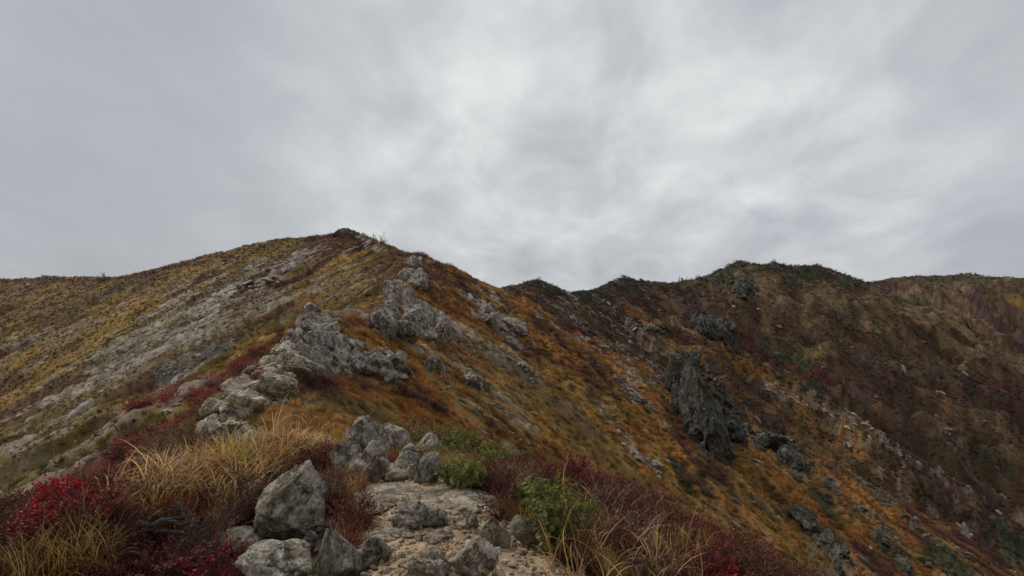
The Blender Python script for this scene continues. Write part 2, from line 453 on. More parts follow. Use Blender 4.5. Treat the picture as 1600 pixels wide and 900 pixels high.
def surface(x, y, s, d, zone, slope=None):
    """weights of each kind of ground at a place (N x kinds)"""
    n = len(x)
    W = np.zeros((n, len(KN)))
    a = fbm2(x / 22, y / 22, 4, 71)
    b = fbm2((s + 8 * a) / np.where(zone >= 2, 8.0, 4.5), d / np.where(zone >= 2, 60., 28.), 5, 72, .55)
    c = fbm2(x / 3.2, y / 3.2, 4, 73)
    e = fbm2((s + 3 * a) / 1.4, d / 9, 3, 74)
    p = .22 * a + .56 * b + .22 * c
    left = (zone == 1) | ((zone == 0) & (x < np.interp(y, [0, 24, 60, 88, 112, 140], [-2, -8, -12, -13, -21, -34])))
    far = (zone == 2)

    def band(lo, hi, sharp=.035):
        return sstep(lo - sharp, lo + sharp, p) * (1 - sstep(hi - sharp, hi + sharp, p))
    for msk, pal in ((left, [('brown', 0, .43), ('olive', .43, .54), ('ochre', .54, .60), ('tan', .60, 1)]),
                     (far, [('maroon', 0, .36), ('scrub', .36, .45), ('brown', .45, .51), ('darkgreen', .51, .525), ('brown', .525, .585), ('tan', .585, .64), ('orange', .64, 1)]),
                     (zone == 3, [('purple', 0, .42), ('brown', .42, .53), ('tan', .53, 1)]),
                     (~left & ~far & (zone != 3), [('maroon', 0, .40), ('orange', .40, .53), ('olive', .53, .555), ('ochre', .555, .64), ('tan', .64, 1)])):
        m = msk.astype(float)
        for k, lo, hi in pal:
            W[:, KI[k]] += m * band(lo if lo > 0 else -1, hi if hi < 1 else 2)
    W += 1e-4
    W /= W.sum(1, keepdims=True)
    # dark low scrub along the crests of the far ridges
    cap = np.where(zone >= 2, .75, 0) * (1 - sstep(3, 15, d + 16 * (c - .5))) * (y > 195)
    W *= (1 - cap)[:, None]
    W[:, KI['scrub']] += cap * sstep(.4, .6, a) * .8
    W[:, KI['darkgreen']] += cap * (1 - sstep(.4, .6, a) * .8)
    # bare stone showing through, in streaks down the slope
    st = sstep(.56, .66, .65 * e + .35 * c) * np.where(left, .62, np.where(zone >= 2, .3, .45))
    rk = np.where(zone >= 2, KI['pink'], KI['rock'])
    W *= (1 - st)[:, None]
    W[np.arange(n), rk] += st
    r = np.hypot(x, y)
    patchy = (.3 + 1.2 * sstep(.36, .60, .5 * c + .5 * e)).clip(0, 1)
    for ki, pts, ws, strength in STR:
        f = np.zeros(n)
        xs = [q[0] for q in pts]; ys = [q[1] for q in pts]; wm = max(ws) * 2.2
        sel = np.nonzero((x > min(xs) - wm) & (x < max(xs) + wm) & (y > min(ys) - wm) & (y < max(ys) + wm))[0]
        if len(sel) == 0:
            continue
        sx, sy = x[sel], y[sel]
        ff = np.zeros(len(sel))
        pr = list(zip(pts, ws))
        for (pa, wa), (pb, wb) in zip(pr[:-1], pr[1:]):
            dx, dy = pb[0] - pa[0], pb[1] - pa[1]
            if max(pa[1], pb[1]) > 1.3 * min(pa[1], pb[1]):      # not one stroke: two places one behind the other
                for q, wq in ((pa, wa), (pb, wb)):
                    ff = np.maximum(ff, 1 - np.hypot(sx - q[0], sy - q[1]) / wq)
                continue
            t = np.clip(((sx - pa[0]) * dx + (sy - pa[1]) * dy) / (dx * dx + dy * dy + 1e-9), 0, 1)
            dd = np.hypot(sx - pa[0] - t * dx, sy - pa[1] - t * dy) / (wa + t * (wb - wa))
            ff = np.maximum(ff, 1 - dd)
        edge = ff + (b[sel] - .5) * 1.5 + (e[sel] - .5) * 1.8 + (c[sel] - .5) * 1.2 - .04
        f[sel] = sstep(.05, .5, edge) * min(strength, 1.0) * (.95 * patchy[sel] if KN[ki] in ('rock', 'pale', 'pink', 'duskrock') else 1.0)
        f = f.clip(0, 1)
        W *= (1 - f)[:, None]
        W[:, ki] += f
    return W


# path (worn ground and gravel) as a strip between two edges on the ground
PATH_PIX = [(540, 930), (568, 850), (560, 800), (556, 752), (600, 742), (690, 748), (772, 785), (800, 820), (850, 852), (960, 930)]
PATH = np.array([ground_at(*p)[:2] for p in PATH_PIX] + [(1.2, 1.0), (-.9, 1.0)])


def in_poly(x, y, poly):
    ins = np.zeros(len(x), bool)
    j = len(poly) - 1
    for i in range(len(poly)):
        xi, yi = poly[i]; xj, yj = poly[j]
        c = ((yi > y) != (yj > y)) & (x < (xj - xi) * (y - yi) / (yj - yi + 1e-12) + xi)
        ins ^= c
        j = i
    return ins


def path_mask(x, y):
    jx = (fbm2(x / .35, y / .35, 3, 91) - .5) * .5
    jy = (fbm2(x / .35, y / .35, 3, 92) - .5) * .5
    return in_poly(x + jx, y + jy, PATH)


# ------------------------------------------------------------------ materials


def new_mat(name):
    m = bpy.data.materials.new(name)
    m.use_nodes = True
    nt = m.node_tree
    nt.nodes.clear()
    out = nt.nodes.new('ShaderNodeOutputMaterial')
    return m, nt, out


def mat_terrain():
    m, nt, out = new_mat('hillside')
    L = nt.links.new
    at = nd(nt, 'ShaderNodeAttribute', attribute_name='tint')
    tc = nt.nodes.new('ShaderNodeTexCoord')
    n1 = nd(nt, 'ShaderNodeTexNoise', i_Scale=1.3, i_Detail=8.0, i_Roughness=.65)
    L(tc.outputs['Object'], n1.inputs['Vector'])
    n2 = nd(nt, 'ShaderNodeTexNoise', i_Scale=14.0, i_Detail=5.0, i_Roughness=.65)
    L(tc.outputs['Object'], n2.inputs['Vector'])
    r1 = ramp(nt, [(.3, (.55, .55, .55)), (.5, (1, 1, 1)), (.72, (1.5, 1.5, 1.5))])
    L(n1.outputs[0], r1.inputs[0])
    r2 = ramp(nt, [(.3, (.7, .7, .7)), (.7, (1.3, 1.3, 1.3))])
    L(n2.outputs[0], r2.inputs[0])
    c = mixc(nt, 1.0, at.outputs['Color'], r1.outputs[0], 'MULTIPLY')
    c = mixc(nt, 1.0, c, r2.outputs[0], 'MULTIPLY')
    bs = nd(nt, 'ShaderNodeBsdfPrincipled', i_Roughness=.95)
    bs.inputs['Specular IOR Level'].default_value = .12
    L(c, bs.inputs['Base Color'])
    bp = nd(nt, 'ShaderNodeBump', i_Strength=.7, i_Distance=.25)
    L(n1.outputs[0], bp.inputs['Height'])
    bp2 = nd(nt, 'ShaderNodeBump', i_Strength=.5, i_Distance=.03)
    L(n2.outputs[0], bp2.inputs['Height']); L(bp.outputs[0], bp2.inputs['Normal'])
    L(bp2.outputs[0], bs.inputs['Normal'])
    L(bs.outputs[0], out.inputs[0])
    return m


def mat_rock(name, dark, mid, light, lichen, lichen_amt=.5, moss=0.0, scale=1.0, streak=(1, 1, 1), mosscol=(.07, .075, .025), dirt=1.0):
    m, nt, out = new_mat(name)
    L = nt.links.new
    tc = nt.nodes.new('ShaderNodeTexCoord')
    oi = nt.nodes.new('ShaderNodeObjectInfo')
    geo = nt.nodes.new('ShaderNodeNewGeometry')
    off = nd(nt, 'ShaderNodeVectorMath', operation='MULTIPLY_ADD')
    off.inputs[1].default_value = (1, 1, 1)
    L(geo.outputs['Position'], off.inputs[0])
    rv = nt.nodes.new('ShaderNodeCombineXYZ')
    for i in range(3):
        L(math_(nt, 'MULTIPLY', oi.outputs['Random'], 31.0 + 7 * i), rv.inputs[i])
    L(rv.outputs[0], off.inputs[2])
    mp = nd(nt, 'ShaderNodeMapping')
    mp.inputs['Rotation'].default_value = (.5, .35, .2)
    mp.inputs['Scale'].default_value = streak
    L(off.outputs[0], mp.inputs[0])
    v = mp.outputs[0]
    nA = nd(nt, 'ShaderNodeTexNoise', i_Scale=5.0 * scale, i_Detail=9.0, i_Roughness=.68, i_Distortion=.3)
    nB = nd(nt, 'ShaderNodeTexNoise', i_Scale=34.0 * scale, i_Detail=6.0, i_Roughness=.7)
    nC = nd(nt, 'ShaderNodeTexNoise', i_Scale=11.0 * scale, i_Detail=7.0, i_Roughness=.62, i_Distortion=.6)
    for n in (nA, nB):
        L(v, n.inputs['Vector'])
    L(off.outputs[0], nC.inputs['Vector'])
    cA = ramp(nt, [(.34, dark), (.49, mid), (.63, light)])
    L(nA.outputs[0], cA.inputs[0])
    grain = ramp(nt, [(.32, (.42, .42, .42)), (.5, (1, 1, 1)), (.68, (1.55, 1.55, 1.55))])
    L(nB.outputs[0], grain.inputs[0])
    c = mixc(nt, 1.0, cA.outputs[0], grain.outputs[0], 'MULTIPLY')
    lm = ramp(nt, [(.56 - .06 * lichen_amt, (0, 0, 0)), (.62, (1, 1, 1))])
    L(nC.outputs[0], lm.inputs[0])
    c = mixc(nt, math_(nt, 'MULTIPLY', lm.outputs[0], lichen_amt), c, lichen)
    vo = nd(nt, 'ShaderNodeTexVoronoi', i_Scale=15.0 * scale)
    vd = nd(nt, 'ShaderNodeVectorMath', operation='MULTIPLY_ADD')
    vd.inputs[1].default_value = (.16 / scale,) * 3
    L(nC.outputs['Color'], vd.inputs[0]); L(off.outputs[0], vd.inputs[2])
    L(vd.outputs[0], vo.inputs['Vector'])
    sp = ramp(nt, [(.16, (1, 1, 1)), (.24, (0, 0, 0))])
    L(vo.outputs['Distance'], sp.inputs[0])
    spc = nd(nt, 'ShaderNodeSeparateColor'); L(vo.outputs['Color'], spc.inputs[0])
    keep = math_(nt, 'GREATER_THAN', spc.outputs[0], .62)
    c = mixc(nt, math_(nt, 'MULTIPLY', math_(nt, 'MULTIPLY', sp.outputs[0], keep), lichen_amt), c, lichen)
    vj = nd(nt, 'ShaderNodeTexVoronoi', feature='DISTANCE_TO_EDGE', i_Scale=2.6 * scale)
    vd2 = nd(nt, 'ShaderNodeVectorMath', operation='MULTIPLY_ADD')
    vd2.inputs[1].default_value = (.5 / scale,) * 3
    L(nA.outputs['Color'], vd2.inputs[0]); L(v, vd2.inputs[2])
    L(vd2.outputs[0], vj.inputs['Vector'])
    jt = ramp(nt, [(.0, (0, 0, 0)), (.035, (1, 1, 1))])
    L(vj.outputs['Distance'], jt.inputs[0])
    c = mixc(nt, math_(nt, 'MULTIPLY', math_(nt, 'SUBTRACT', 1.0, jt.outputs[0]), .6 * dirt), c, (.05, .042, .034))
    # black lichen specks
    dk = ramp(nt, [(.30, (1, 1, 1)), (.37, (0, 0, 0))])
    L(nC.outputs[0], dk.inputs[0])
    c = mixc(nt, math_(nt, 'MULTIPLY', dk.outputs[0], .55 * dirt), c, (.045, .043, .04))
    if moss > 0:
        nM = nd(nt, 'ShaderNodeTexNoise', i_Scale=2.6 * scale, i_Detail=6.0, i_Roughness=.6)
        L(off.outputs[0], nM.inputs['Vector'])
        mm = ramp(nt, [(.50, (0, 0, 0)), (.60, (1, 1, 1))])
        L(nM.outputs[0], mm.inputs[0])
        c = mixc(nt, math_(nt, 'MULTIPLY', mm.outputs[0], moss), c, mosscol)
    tv = math_(nt, 'ADD', math_(nt, 'MULTIPLY', oi.outputs['Random'], .35), .82)
    tvc = nt.nodes.new('ShaderNodeCombineXYZ')
    for i in range(3):
        L(tv, tvc.inputs[i])
    c = mixc(nt, 1.0, c, tvc.outputs[0], 'MULTIPLY')
    bs = nd(nt, 'ShaderNodeBsdfPrincipled', i_Roughness=.88)
    bs.inputs['Specular IOR Level'].default_value = .2
    L(c, bs.inputs['Base Color'])
    bj = nd(nt, 'ShaderNodeBump', i_Strength=1.0, i_Distance=.03 / scale)
    L(jt.outputs[0], bj.inputs['Height'])
    bp = nd(nt, 'ShaderNodeBump', i_Strength=1.0, i_Distance=.09 / scale)
    L(bj.outputs[0], bp.inputs['Normal'])
    L(nA.outputs[0], bp.inputs['Height'])
    bp2 = nd(nt, 'ShaderNodeBump', i_Strength=.9, i_Distance=.016 / scale)
    L(nB.outputs[0], bp2.inputs['Height']); L(bp.outputs[0], bp2.inputs['Normal'])
    L(bp2.outputs[0], bs.inputs['Normal'])
    L(bs.outputs[0], out.inputs[0])
    return m


def mat_leaf(name, color=None, trans=.38, rough=.6, var=.5, spec=.25):
    """leaf or blade; without a colour it takes the tint of its own plant"""
    m, nt, out = new_mat(name)
    L = nt.links.new
    sh = nd(nt, 'ShaderNodeAttribute', attribute_name='shade')
    if color is None:
        a = nd(nt, 'ShaderNodeAttribute', attribute_name='tint')
        a.attribute_type = 'INSTANCER'
        base = a.outputs['Color']
        c = mixc(nt, 1.0, base, sh.outputs['Color'], 'MULTIPLY')
    else:
        c = mixc(nt, 1.0, color, sh.outputs['Color'], 'MULTIPLY')
    bs = nd(nt, 'ShaderNodeBsdfPrincipled', i_Roughness=rough)
    bs.inputs['Specular IOR Level'].default_value = spec
    L(c, bs.inputs['Base Color'])
    tr = nt.nodes.new('ShaderNodeBsdfTranslucent')
    L(c, tr.inputs[0])
    mx = nd(nt, 'ShaderNodeMixShader')
    mx.inputs[0].default_value = trans
    L(bs.outputs[0], mx.inputs[1]); L(tr.outputs[0], mx.inputs[2])
    L(mx.outputs[0], out.inputs[0])
    return m


def mat_bark(name, c1, c2):
    m, nt, out = new_mat(name)
    L = nt.links.new
    tc = nt.nodes.new('ShaderNodeTexCoord')
    n = nd(nt, 'ShaderNodeTexNoise', i_Scale=22.0, i_Detail=5.0, i_Roughness=.6)
    L(tc.outputs['Object'], n.inputs['Vector'])
    r = ramp(nt, [(.35, c1), (.65, c2)])
    L(n.outputs[0], r.inputs[0])
    bs = nd(nt, 'ShaderNodeBsdfPrincipled', i_Roughness=.85)
    bs.inputs['Specular IOR Level'].default_value = .2
    L(r.outputs[0], bs.inputs['Base Color'])
    bp = nd(nt, 'ShaderNodeBump', i_Strength=.5, i_Distance=.01)
    L(n.outputs[0], bp.inputs['Height']); L(bp.outputs[0], bs.inputs['Normal'])
    L(bs.outputs[0], out.inputs[0])
    return m


M = {}
M['terrain'] = mat_terrain()
M['boulder'] = mat_rock('lichened_stone', (.075, .06, .045), (.275, .232, .175), (.54, .475, .375), (.63, .57, .45), .75, .35, 1.0, (1, 1, 1), (.21, .17, .085))
M['slab'] = mat_rock('worn_path_stone', (.13, .10, .068), (.33, .265, .185), (.52, .435, .33), (.56, .50, .40), .45, .35, .9, (1, 1, 1), (.17, .12, .07), .6)
M['streaky'] = mat_rock('layered_stone', (.07, .057, .044), (.275, .235, .18), (.54, .475, .385), (.54, .51, .42), .5, .4, 1.0, (3.5, 3.5, .8), (.12, .11, .045))
M['pale'] = mat_rock('pale_stone', (.22, .185, .135), (.47, .41, .31), (.66, .59, .46), (.60, .54, .38), .5, .2, .7, (1, 1, 1), (.26, .22, .08), .45)
M['grey'] = mat_rock('grey_stone', (.085, .072, .058), (.32, .28, .23), (.56, .505, .43), (.54, .50, .41), .5, .4, .5, (1.6, 1.6, .7), (.10, .07, .03), .7)
M['far'] = mat_rock('dusky_stone', (.027, .024, .019), (.082, .076, .06), (.18, .168, .14), (.22, .205, .16), .4, .65, .2, (1.1, 1.1, .9), (.045, .048, .022))
M['pebble'] = mat_rock('gravel', (.24, .16, .10), (.45, .32, .20), (.62, .48, .33), (.50, .45, .38), .3, 0, 3.0)
M['tuft'] = mat_leaf('hillside_leaf')
M['bark'] = mat_bark('twig_bark', (.06, .045, .04), (.15, .12, .105))
M['deadwood'] = mat_bark('dead_wood', (.02, .018, .016), (.10, .09, .08))
M['greybark'] = mat_bark('bleached_twig', (.14, .13, .12), (.32, .30, .28))
M['redbark'] = mat_bark('reddish_twig', (.07, .03, .028), (.16, .075, .06))

# ------------------------------------------------------------------ mesh helpers


class MB:
    def __init__(self):
        self.v = []; self.f = []; self.s = []

    def add(self, verts, faces, shade=1.0):
        b = len(self.v)
        self.v.extend(verts)
        self.f.extend([tuple(i + b for i in f) for f in faces])
        if isinstance(shade, (int, float)):
            self.s.extend([shade] * len(verts))
        else:
            self.s.extend(shade)

    def tube(self, pts, rads, sides=4, shade=1.0):
        b = len(self.v)
        n = len(pts)
        for i, (p, r) in enumerate(zip(pts, rads)):
            q = Vector(pts[min(i + 1, n - 1)]) - Vector(pts[max(i - 1, 0)])
            if q.length < 1e-9:
                q = Vector((0, 0, 1))
            q.normalize()
            a = q.orthogonal().normalized(); c = q.cross(a)
            for k in range(sides):
                an = 2 * math.pi * k / sides
                self.v.append(tuple(Vector(p) + (a * math.cos(an) + c * math.sin(an)) * r))
                self.s.append(shade)
        for i in range(n - 1):
            for k in range(sides):
                k2 = (k + 1) % sides
                self.f.append((b + i * sides + k, b + i * sides + k2, b + (i + 1) * sides + k2, b + (i + 1) * sides + k))
        self.f.append(tuple(b + (n - 1) * sides + k for k in range(sides)))

    def blade(self, base, az, length, lean, droop, width, segs=5, shade=1.0, tipshade=None, twist=0.0):
        """a blade of grass: rises, then arches over"""
        base = Vector(base)
        dx, dy = math.cos(az), math.sin(az)
        p = base.copy(); ang = lean
        sx, sy = -math.sin(az + twist), math.cos(az + twist)
        vs = []; fs = []; ss = []
        step = length / segs
        for i in range(segs + 1):
            t = i / segs
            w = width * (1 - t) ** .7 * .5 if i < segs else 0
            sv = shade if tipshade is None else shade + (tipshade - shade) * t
            if i < segs:
                vs.append((p.x - sx * w, p.y - sy * w, p.z)); vs.append((p.x + sx * w, p.y + sy * w, p.z)); ss += [sv, sv]
            else:
                vs.append(tuple(p)); ss.append(sv)
            p = p + Vector((dx * math.sin(ang), dy * math.sin(ang), math.cos(ang))) * step
            ang += droop / segs * (0.4 + 1.2 * t)
        for i in range(segs - 1):
            fs.append((2 * i, 2 * i + 1, 2 * i + 3, 2 * i + 2))
        fs.append((2 * segs - 2, 2 * segs - 1, 2 * segs))
        self.add(vs, fs, ss)

    def leaf(self, p, d, n, ln, wd, shade=1.0):
        d = Vector(d).normalized(); n = Vector(n)
        s = d.cross(n)
        if s.length < 1e-6:
            s = d.orthogonal()
        s.normalize()
        n = s.cross(d)
        p = Vector(p)
        m = p + d * ln * .5
        self.add([tuple(p), tuple(m + s * wd * .5 + n * wd * .12), tuple(p + d * ln), tuple(m - s * wd * .5 + n * wd * .12)], [(0, 1, 2, 3)], shade)

    def mesh(self, name, mat, smooth=False):
        me = bpy.data.meshes.new(name)
        me.from_pydata(self.v, [], self.f)
        at = me.attributes.new('shade', 'FLOAT_COLOR', 'POINT')
        s = np.array(self.s, float)
        if s.ndim == 1:
            s = np.repeat(s[:, None], 3, 1)
        at.data.foreach_set('color', np.column_stack([s, np.ones(len(s))]).astype(np.float32).ravel())
        me.materials.append(mat)
        if smooth:
            me.polygons.foreach_set('use_smooth', np.ones(len(me.polygons), bool))
        me.update()
        return me


def grid_mesh(name, verts, quads, tris=None, mat=None, smooth=True):
    me = bpy.data.meshes.new(name)
    nq = len(quads); ntr = 0 if tris is None else len(tris)
    me.vertices.add(len(verts))
    me.vertices.foreach_set('co', np.asarray(verts, np.float32).ravel())
    loops = np.asarray(quads, np.int32).ravel()
    if ntr:
        loops = np.concatenate([loops, np.asarray(tris, np.int32).ravel()])
    me.loops.add(len(loops))
    me.loops.foreach_set('vertex_index', loops)
    me.polygons.add(nq + ntr)
    st = np.concatenate([np.arange(nq) * 4, nq * 4 + np.arange(ntr) * 3]).astype(np.int32)
    me.polygons.foreach_set('loop_start', st)
    if smooth:
        me.polygons.foreach_set('use_smooth', np.ones(nq + ntr, bool))
    me.update(calc_edges=True)
    me.validate()
    if mat:
        me.materials.append(mat)
    return me


def link(name, me, parent=None, loc=None, rot=None, scl=None):
    o = bpy.data.objects.new(name, me)
    COL.objects.link(o)
    if parent is not None:
        o.parent = parent
    if loc is not None:
        o.location = loc
    if rot is not None:
        o.rotation_euler = rot
    if scl is not None:
        o.scale = scl
    return o


def tag(o, label=None, cat=None, group=None, kind=None):
    for k, v in (('label', label), ('category', cat), ('group', group), ('kind', kind)):
        if v:
            o[k] = v
    return o


# ------------------------------------------------------------------ the ground: one sheet, finest near the camera's side of the mountain


def build_terrain():
    rr = np.concatenate([np.geomspace(.4, 3, 50, endpoint=False), np.geomspace(3, 20, 190, endpoint=False),
                         np.geomspace(20, 800, 540, endpoint=False), np.geomspace(800, 3200, 24)])
    dense = np.radians(np.linspace(-43, 43, 860))
    rest = np.radians(np.linspace(43, 317, 150)[1:-1])
    th = np.concatenate([dense, rest])
    nr, nth = len(rr), len(th)
    R, T = np.meshgrid(rr, th, indexing='ij')
    X = (R * np.sin(T)).ravel(); Y = (R * np.cos(T)).ravel()
    h, s, d, zone = height_full(X, Y, True)
    W = surface(X, Y, s, d, zone)
    rock = W[:, [KI['rock'], KI['pale'], KI['pink'], KI['duskrock']]].sum(1)
    r = np.hypot(X, Y)
    stri = 1 - np.abs(2 * fbm2((s + 4 * fbm2(X / 6, Y / 6, 2, 61)) / 1.3, d / 8, 4, 62) - 1) * 1.7
    blk = fbm2(X / .9, Y / .9, 3, 63)
    crg = np.abs(fbm2(X / 1.6 + 5, Y / 1.6, 4, 67, .6) - .5) * 2
    big_ = np.choose(zone.clip(0, 4), [.8, .25, 1.8, 1.0, .5])
    h = h + rock * sstep(10, 24, r) * ((stri - .5) * .5 + (blk - .5) * .4 + big_ * (crg - .25) * 1.1)
    col = W @ KC
    fine = fbm2(X / .8, Y / .8, 4, 64)
    rv = np.clip(.30 + .85 * (stri.clip(-.3, 1) + .3) / 1.3 + 1.5 * (blk - .5) + 1.1 * (fbm2(X / .35, Y / .35, 3, 68) - .5), .3, 1.7)
    col = col * (1 - rock + rock * rv)[:, None]
    sat = fbm2(X / 5, Y / 5, 3, 65)
    col = col * (.62 + .76 * fine)[:, None]
    col[:, 0] *= .9 + .2 * sat
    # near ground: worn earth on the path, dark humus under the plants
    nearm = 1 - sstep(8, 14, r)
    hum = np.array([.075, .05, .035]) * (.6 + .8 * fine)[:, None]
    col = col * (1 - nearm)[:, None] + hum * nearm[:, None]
    pm = path_mask(X, Y).astype(float)
    er = np.array([.37, .262, .16]) * (.65 + .7 * fbm2(X / .15, Y / .15, 4, 66))[:, None]
    col = col * (1 - pm)[:, None] + er * pm[:, None]
    V = np.column_stack([X, Y, h])
    V = np.vstack([V, [[0, 0, H(0, 0)]]])
    i = np.arange(nr - 1)[:, None] * nth
    j = np.arange(nth)[None, :]
    j2 = (j + 1) % nth
    q = np.stack([i + j, i + nth + j, i + nth + j2, i + j2], -1).reshape(-1, 4)
    jj = np.arange(nth)
    tr = np.stack([np.full(nth, nr * nth), jj, (jj + 1) % nth], -1)
    me = grid_mesh('terrain', V, q, tr, M['terrain'])
    at = me.attributes.new('tint', 'FLOAT_COLOR', 'POINT')
    c4 = np.ones((len(V), 4), np.float32)
    c4[:-1, :3] = col
    c4[-1, :3] = col[0]
    at.data.foreach_set('color', c4.ravel())
    # make sure the faces look up
    if me.polygons[len(q) // 2].normal.z < 0:
        me.flip_normals()
    o = link('terrain', me)
    tag(o, 'rugged autumn mountain ridge with rocky heath slopes', None, None, 'structure')
    return o


build_terrain()

# ------------------------------------------------------------------ instancing of what nobody could count


def scatter(name, label, pts, rots, scl, tint, pick, variants):
    coll = bpy.data.collections.new(name + '_kinds')
    for i, me in enumerate(variants):
        o = bpy.data.objects.new('%s_kind_%02d' % (name, i), me)
        coll.objects.link(o)
    n = len(pts)
    me = bpy.data.meshes.new(name)
    me.vertices.add(n)
    me.vertices.foreach_set('co', np.asarray(pts, np.float32).ravel())
    a = me.attributes.new('turn', 'FLOAT_VECTOR', 'POINT'); a.data.foreach_set('vector', np.asarray(rots, np.float32).ravel())
    a = me.attributes.new('grow', 'FLOAT_VECTOR', 'POINT'); a.data.foreach_set('vector', np.asarray(scl, np.float32).ravel())
    c4 = np.ones((n, 4), np.float32); c4[:, :3] = tint
    a = me.attributes.new('tint', 'FLOAT_COLOR', 'POINT'); a.data.foreach_set('color', c4.ravel())
    a = me.attributes.new('pick', 'INT', 'POINT'); a.data.foreach_set('value', np.asarray(pick, np.int32))
    me.materials.append(variants[0].materials[0])
    o = link(name, me)
    ng = bpy.data.node_groups.new(name + '_nodes', 'GeometryNodeTree')
    ng.interface.new_socket('Geometry', in_out='INPUT', socket_type='NodeSocketGeometry')
    ng.interface.new_socket('Geometry', in_out='OUTPUT', socket_type='NodeSocketGeometry')
    gi = ng.nodes.new('NodeGroupInput'); go = ng.nodes.new('NodeGroupOutput')
    ci = ng.nodes.new('GeometryNodeCollectionInfo')
    ci.inputs['Collection'].default_value = coll
    ci.inputs['Separate Children'].default_value = True
    ci.inputs['Reset Children'].default_value = True
    ip = ng.nodes.new('GeometryNodeInstanceOnPoints')
    ip.inputs['Pick Instance'].default_value = True

    def na(nm, ty):
        x = ng.nodes.new('GeometryNodeInputNamedAttribute')
        x.data_type = ty
        x.inputs['Name'].default_value = nm
        return x.outputs['Attribute']
    L = ng.links.new
    L(gi.outputs[0], ip.inputs['Points'])
    L(ci.outputs[0], ip.inputs['Instance'])
    L(na('pick', 'INT'), ip.inputs['Instance Index'])
    L(na('turn', 'FLOAT_VECTOR'), ip.inputs['Rotation'])
    L(na('grow', 'FLOAT_VECTOR'), ip.inputs['Scale'])
    L(ip.outputs[0], go.inputs[0])
    md = o.modifiers.new('scatter', 'NODES')
    md.node_group = ng
    tag(o, label, None, None, 'stuff')
    return o


def bush_mesh(seed, n=110, up=.55, leafs=(.10, .05)):
    """a low wiry heath bush, radius about 0.5: twigs and small leaves through the whole dome"""
    rg = random.Random(seed)
    b = MB()
    for k in range(14):
        az = rg.uniform(0, 6.283); r = rg.uniform(.15, .5)
        b.tube([(0, 0, 0), (r * .5 * math.cos(az), r * .5 * math.sin(az), up * .45), (r * math.cos(az), r * math.sin(az), up * rg.uniform(.4, .8))], [.012, .008, .003], 3, .6)
    lob = [(rg.uniform(-.3, .3), rg.uniform(-.3, .3), rg.uniform(.2, .9) * up, rg.uniform(.16, .3), rg.uniform(.75, 1.25)) for _ in range(7)]
    for k in range(n):
        lx, ly, lz, lr, sh = rg.choice(lob)
        q = Vector((rg.gauss(0, 1), rg.gauss(0, 1), rg.gauss(0, 1))).normalized() * lr * rg.uniform(.5, 1.15)
        p = Vector((lx, ly, max(lz * .9, .03))) + q
        p.z = max(p.z, .02)
        d = (q.normalized() + Vector((rg.uniform(-.8, .8), rg.uniform(-.8, .8), rg.uniform(-.2, .9))))
        b.leaf(p, d, (rg.uniform(-1, 1), rg.uniform(-1, 1), 1), leafs[0] * rg.uniform(.7, 1.4), leafs[1] * rg.uniform(.8, 1.3), sh * rg.uniform(.7, 1.35))
    return b.mesh('heath_bush', M['tuft'])


def tuft_mesh(seed, n=60, ln=.5, width=.022, lean=.5, droop=1.3, segs=3, r0=.18, s0=.85, s1=1.15):
    rg = random.Random(seed)
    b = MB()
    az0 = rg.uniform(0, 6.28)
    for k in range(n):
        az = rg.uniform(0, 6.283)
        rr_ = r0 * math.sqrt(rg.random())
        a2 = rg.uniform(0, 6.283)
        sh = rg.uniform(.6, 1.35)
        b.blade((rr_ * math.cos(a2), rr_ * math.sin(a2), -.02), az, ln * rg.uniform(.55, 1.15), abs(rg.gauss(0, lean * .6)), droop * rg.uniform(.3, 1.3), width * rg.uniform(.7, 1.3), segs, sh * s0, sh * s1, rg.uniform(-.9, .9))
    return b.mesh('grass_tuft', M['tuft'])


HEATH = [bush_mesh(i, 110) for i in range(4)] + [bush_mesh(10 + i, 480, .55, (.05, .024)) for i in range(4)]
TUFTS = [tuft_mesh(20 + i) for i in range(4)]


def downhill(x, y):
    e = 1.0
    h0 = base_height(x, y)[0]
    gx = (base_height(x + e, y)[0] - h0) / e
    gy = (base_height(x, y + e)[0] - h0) / e
    return -gx, -gy, np.arctan(np.hypot(gx, gy))


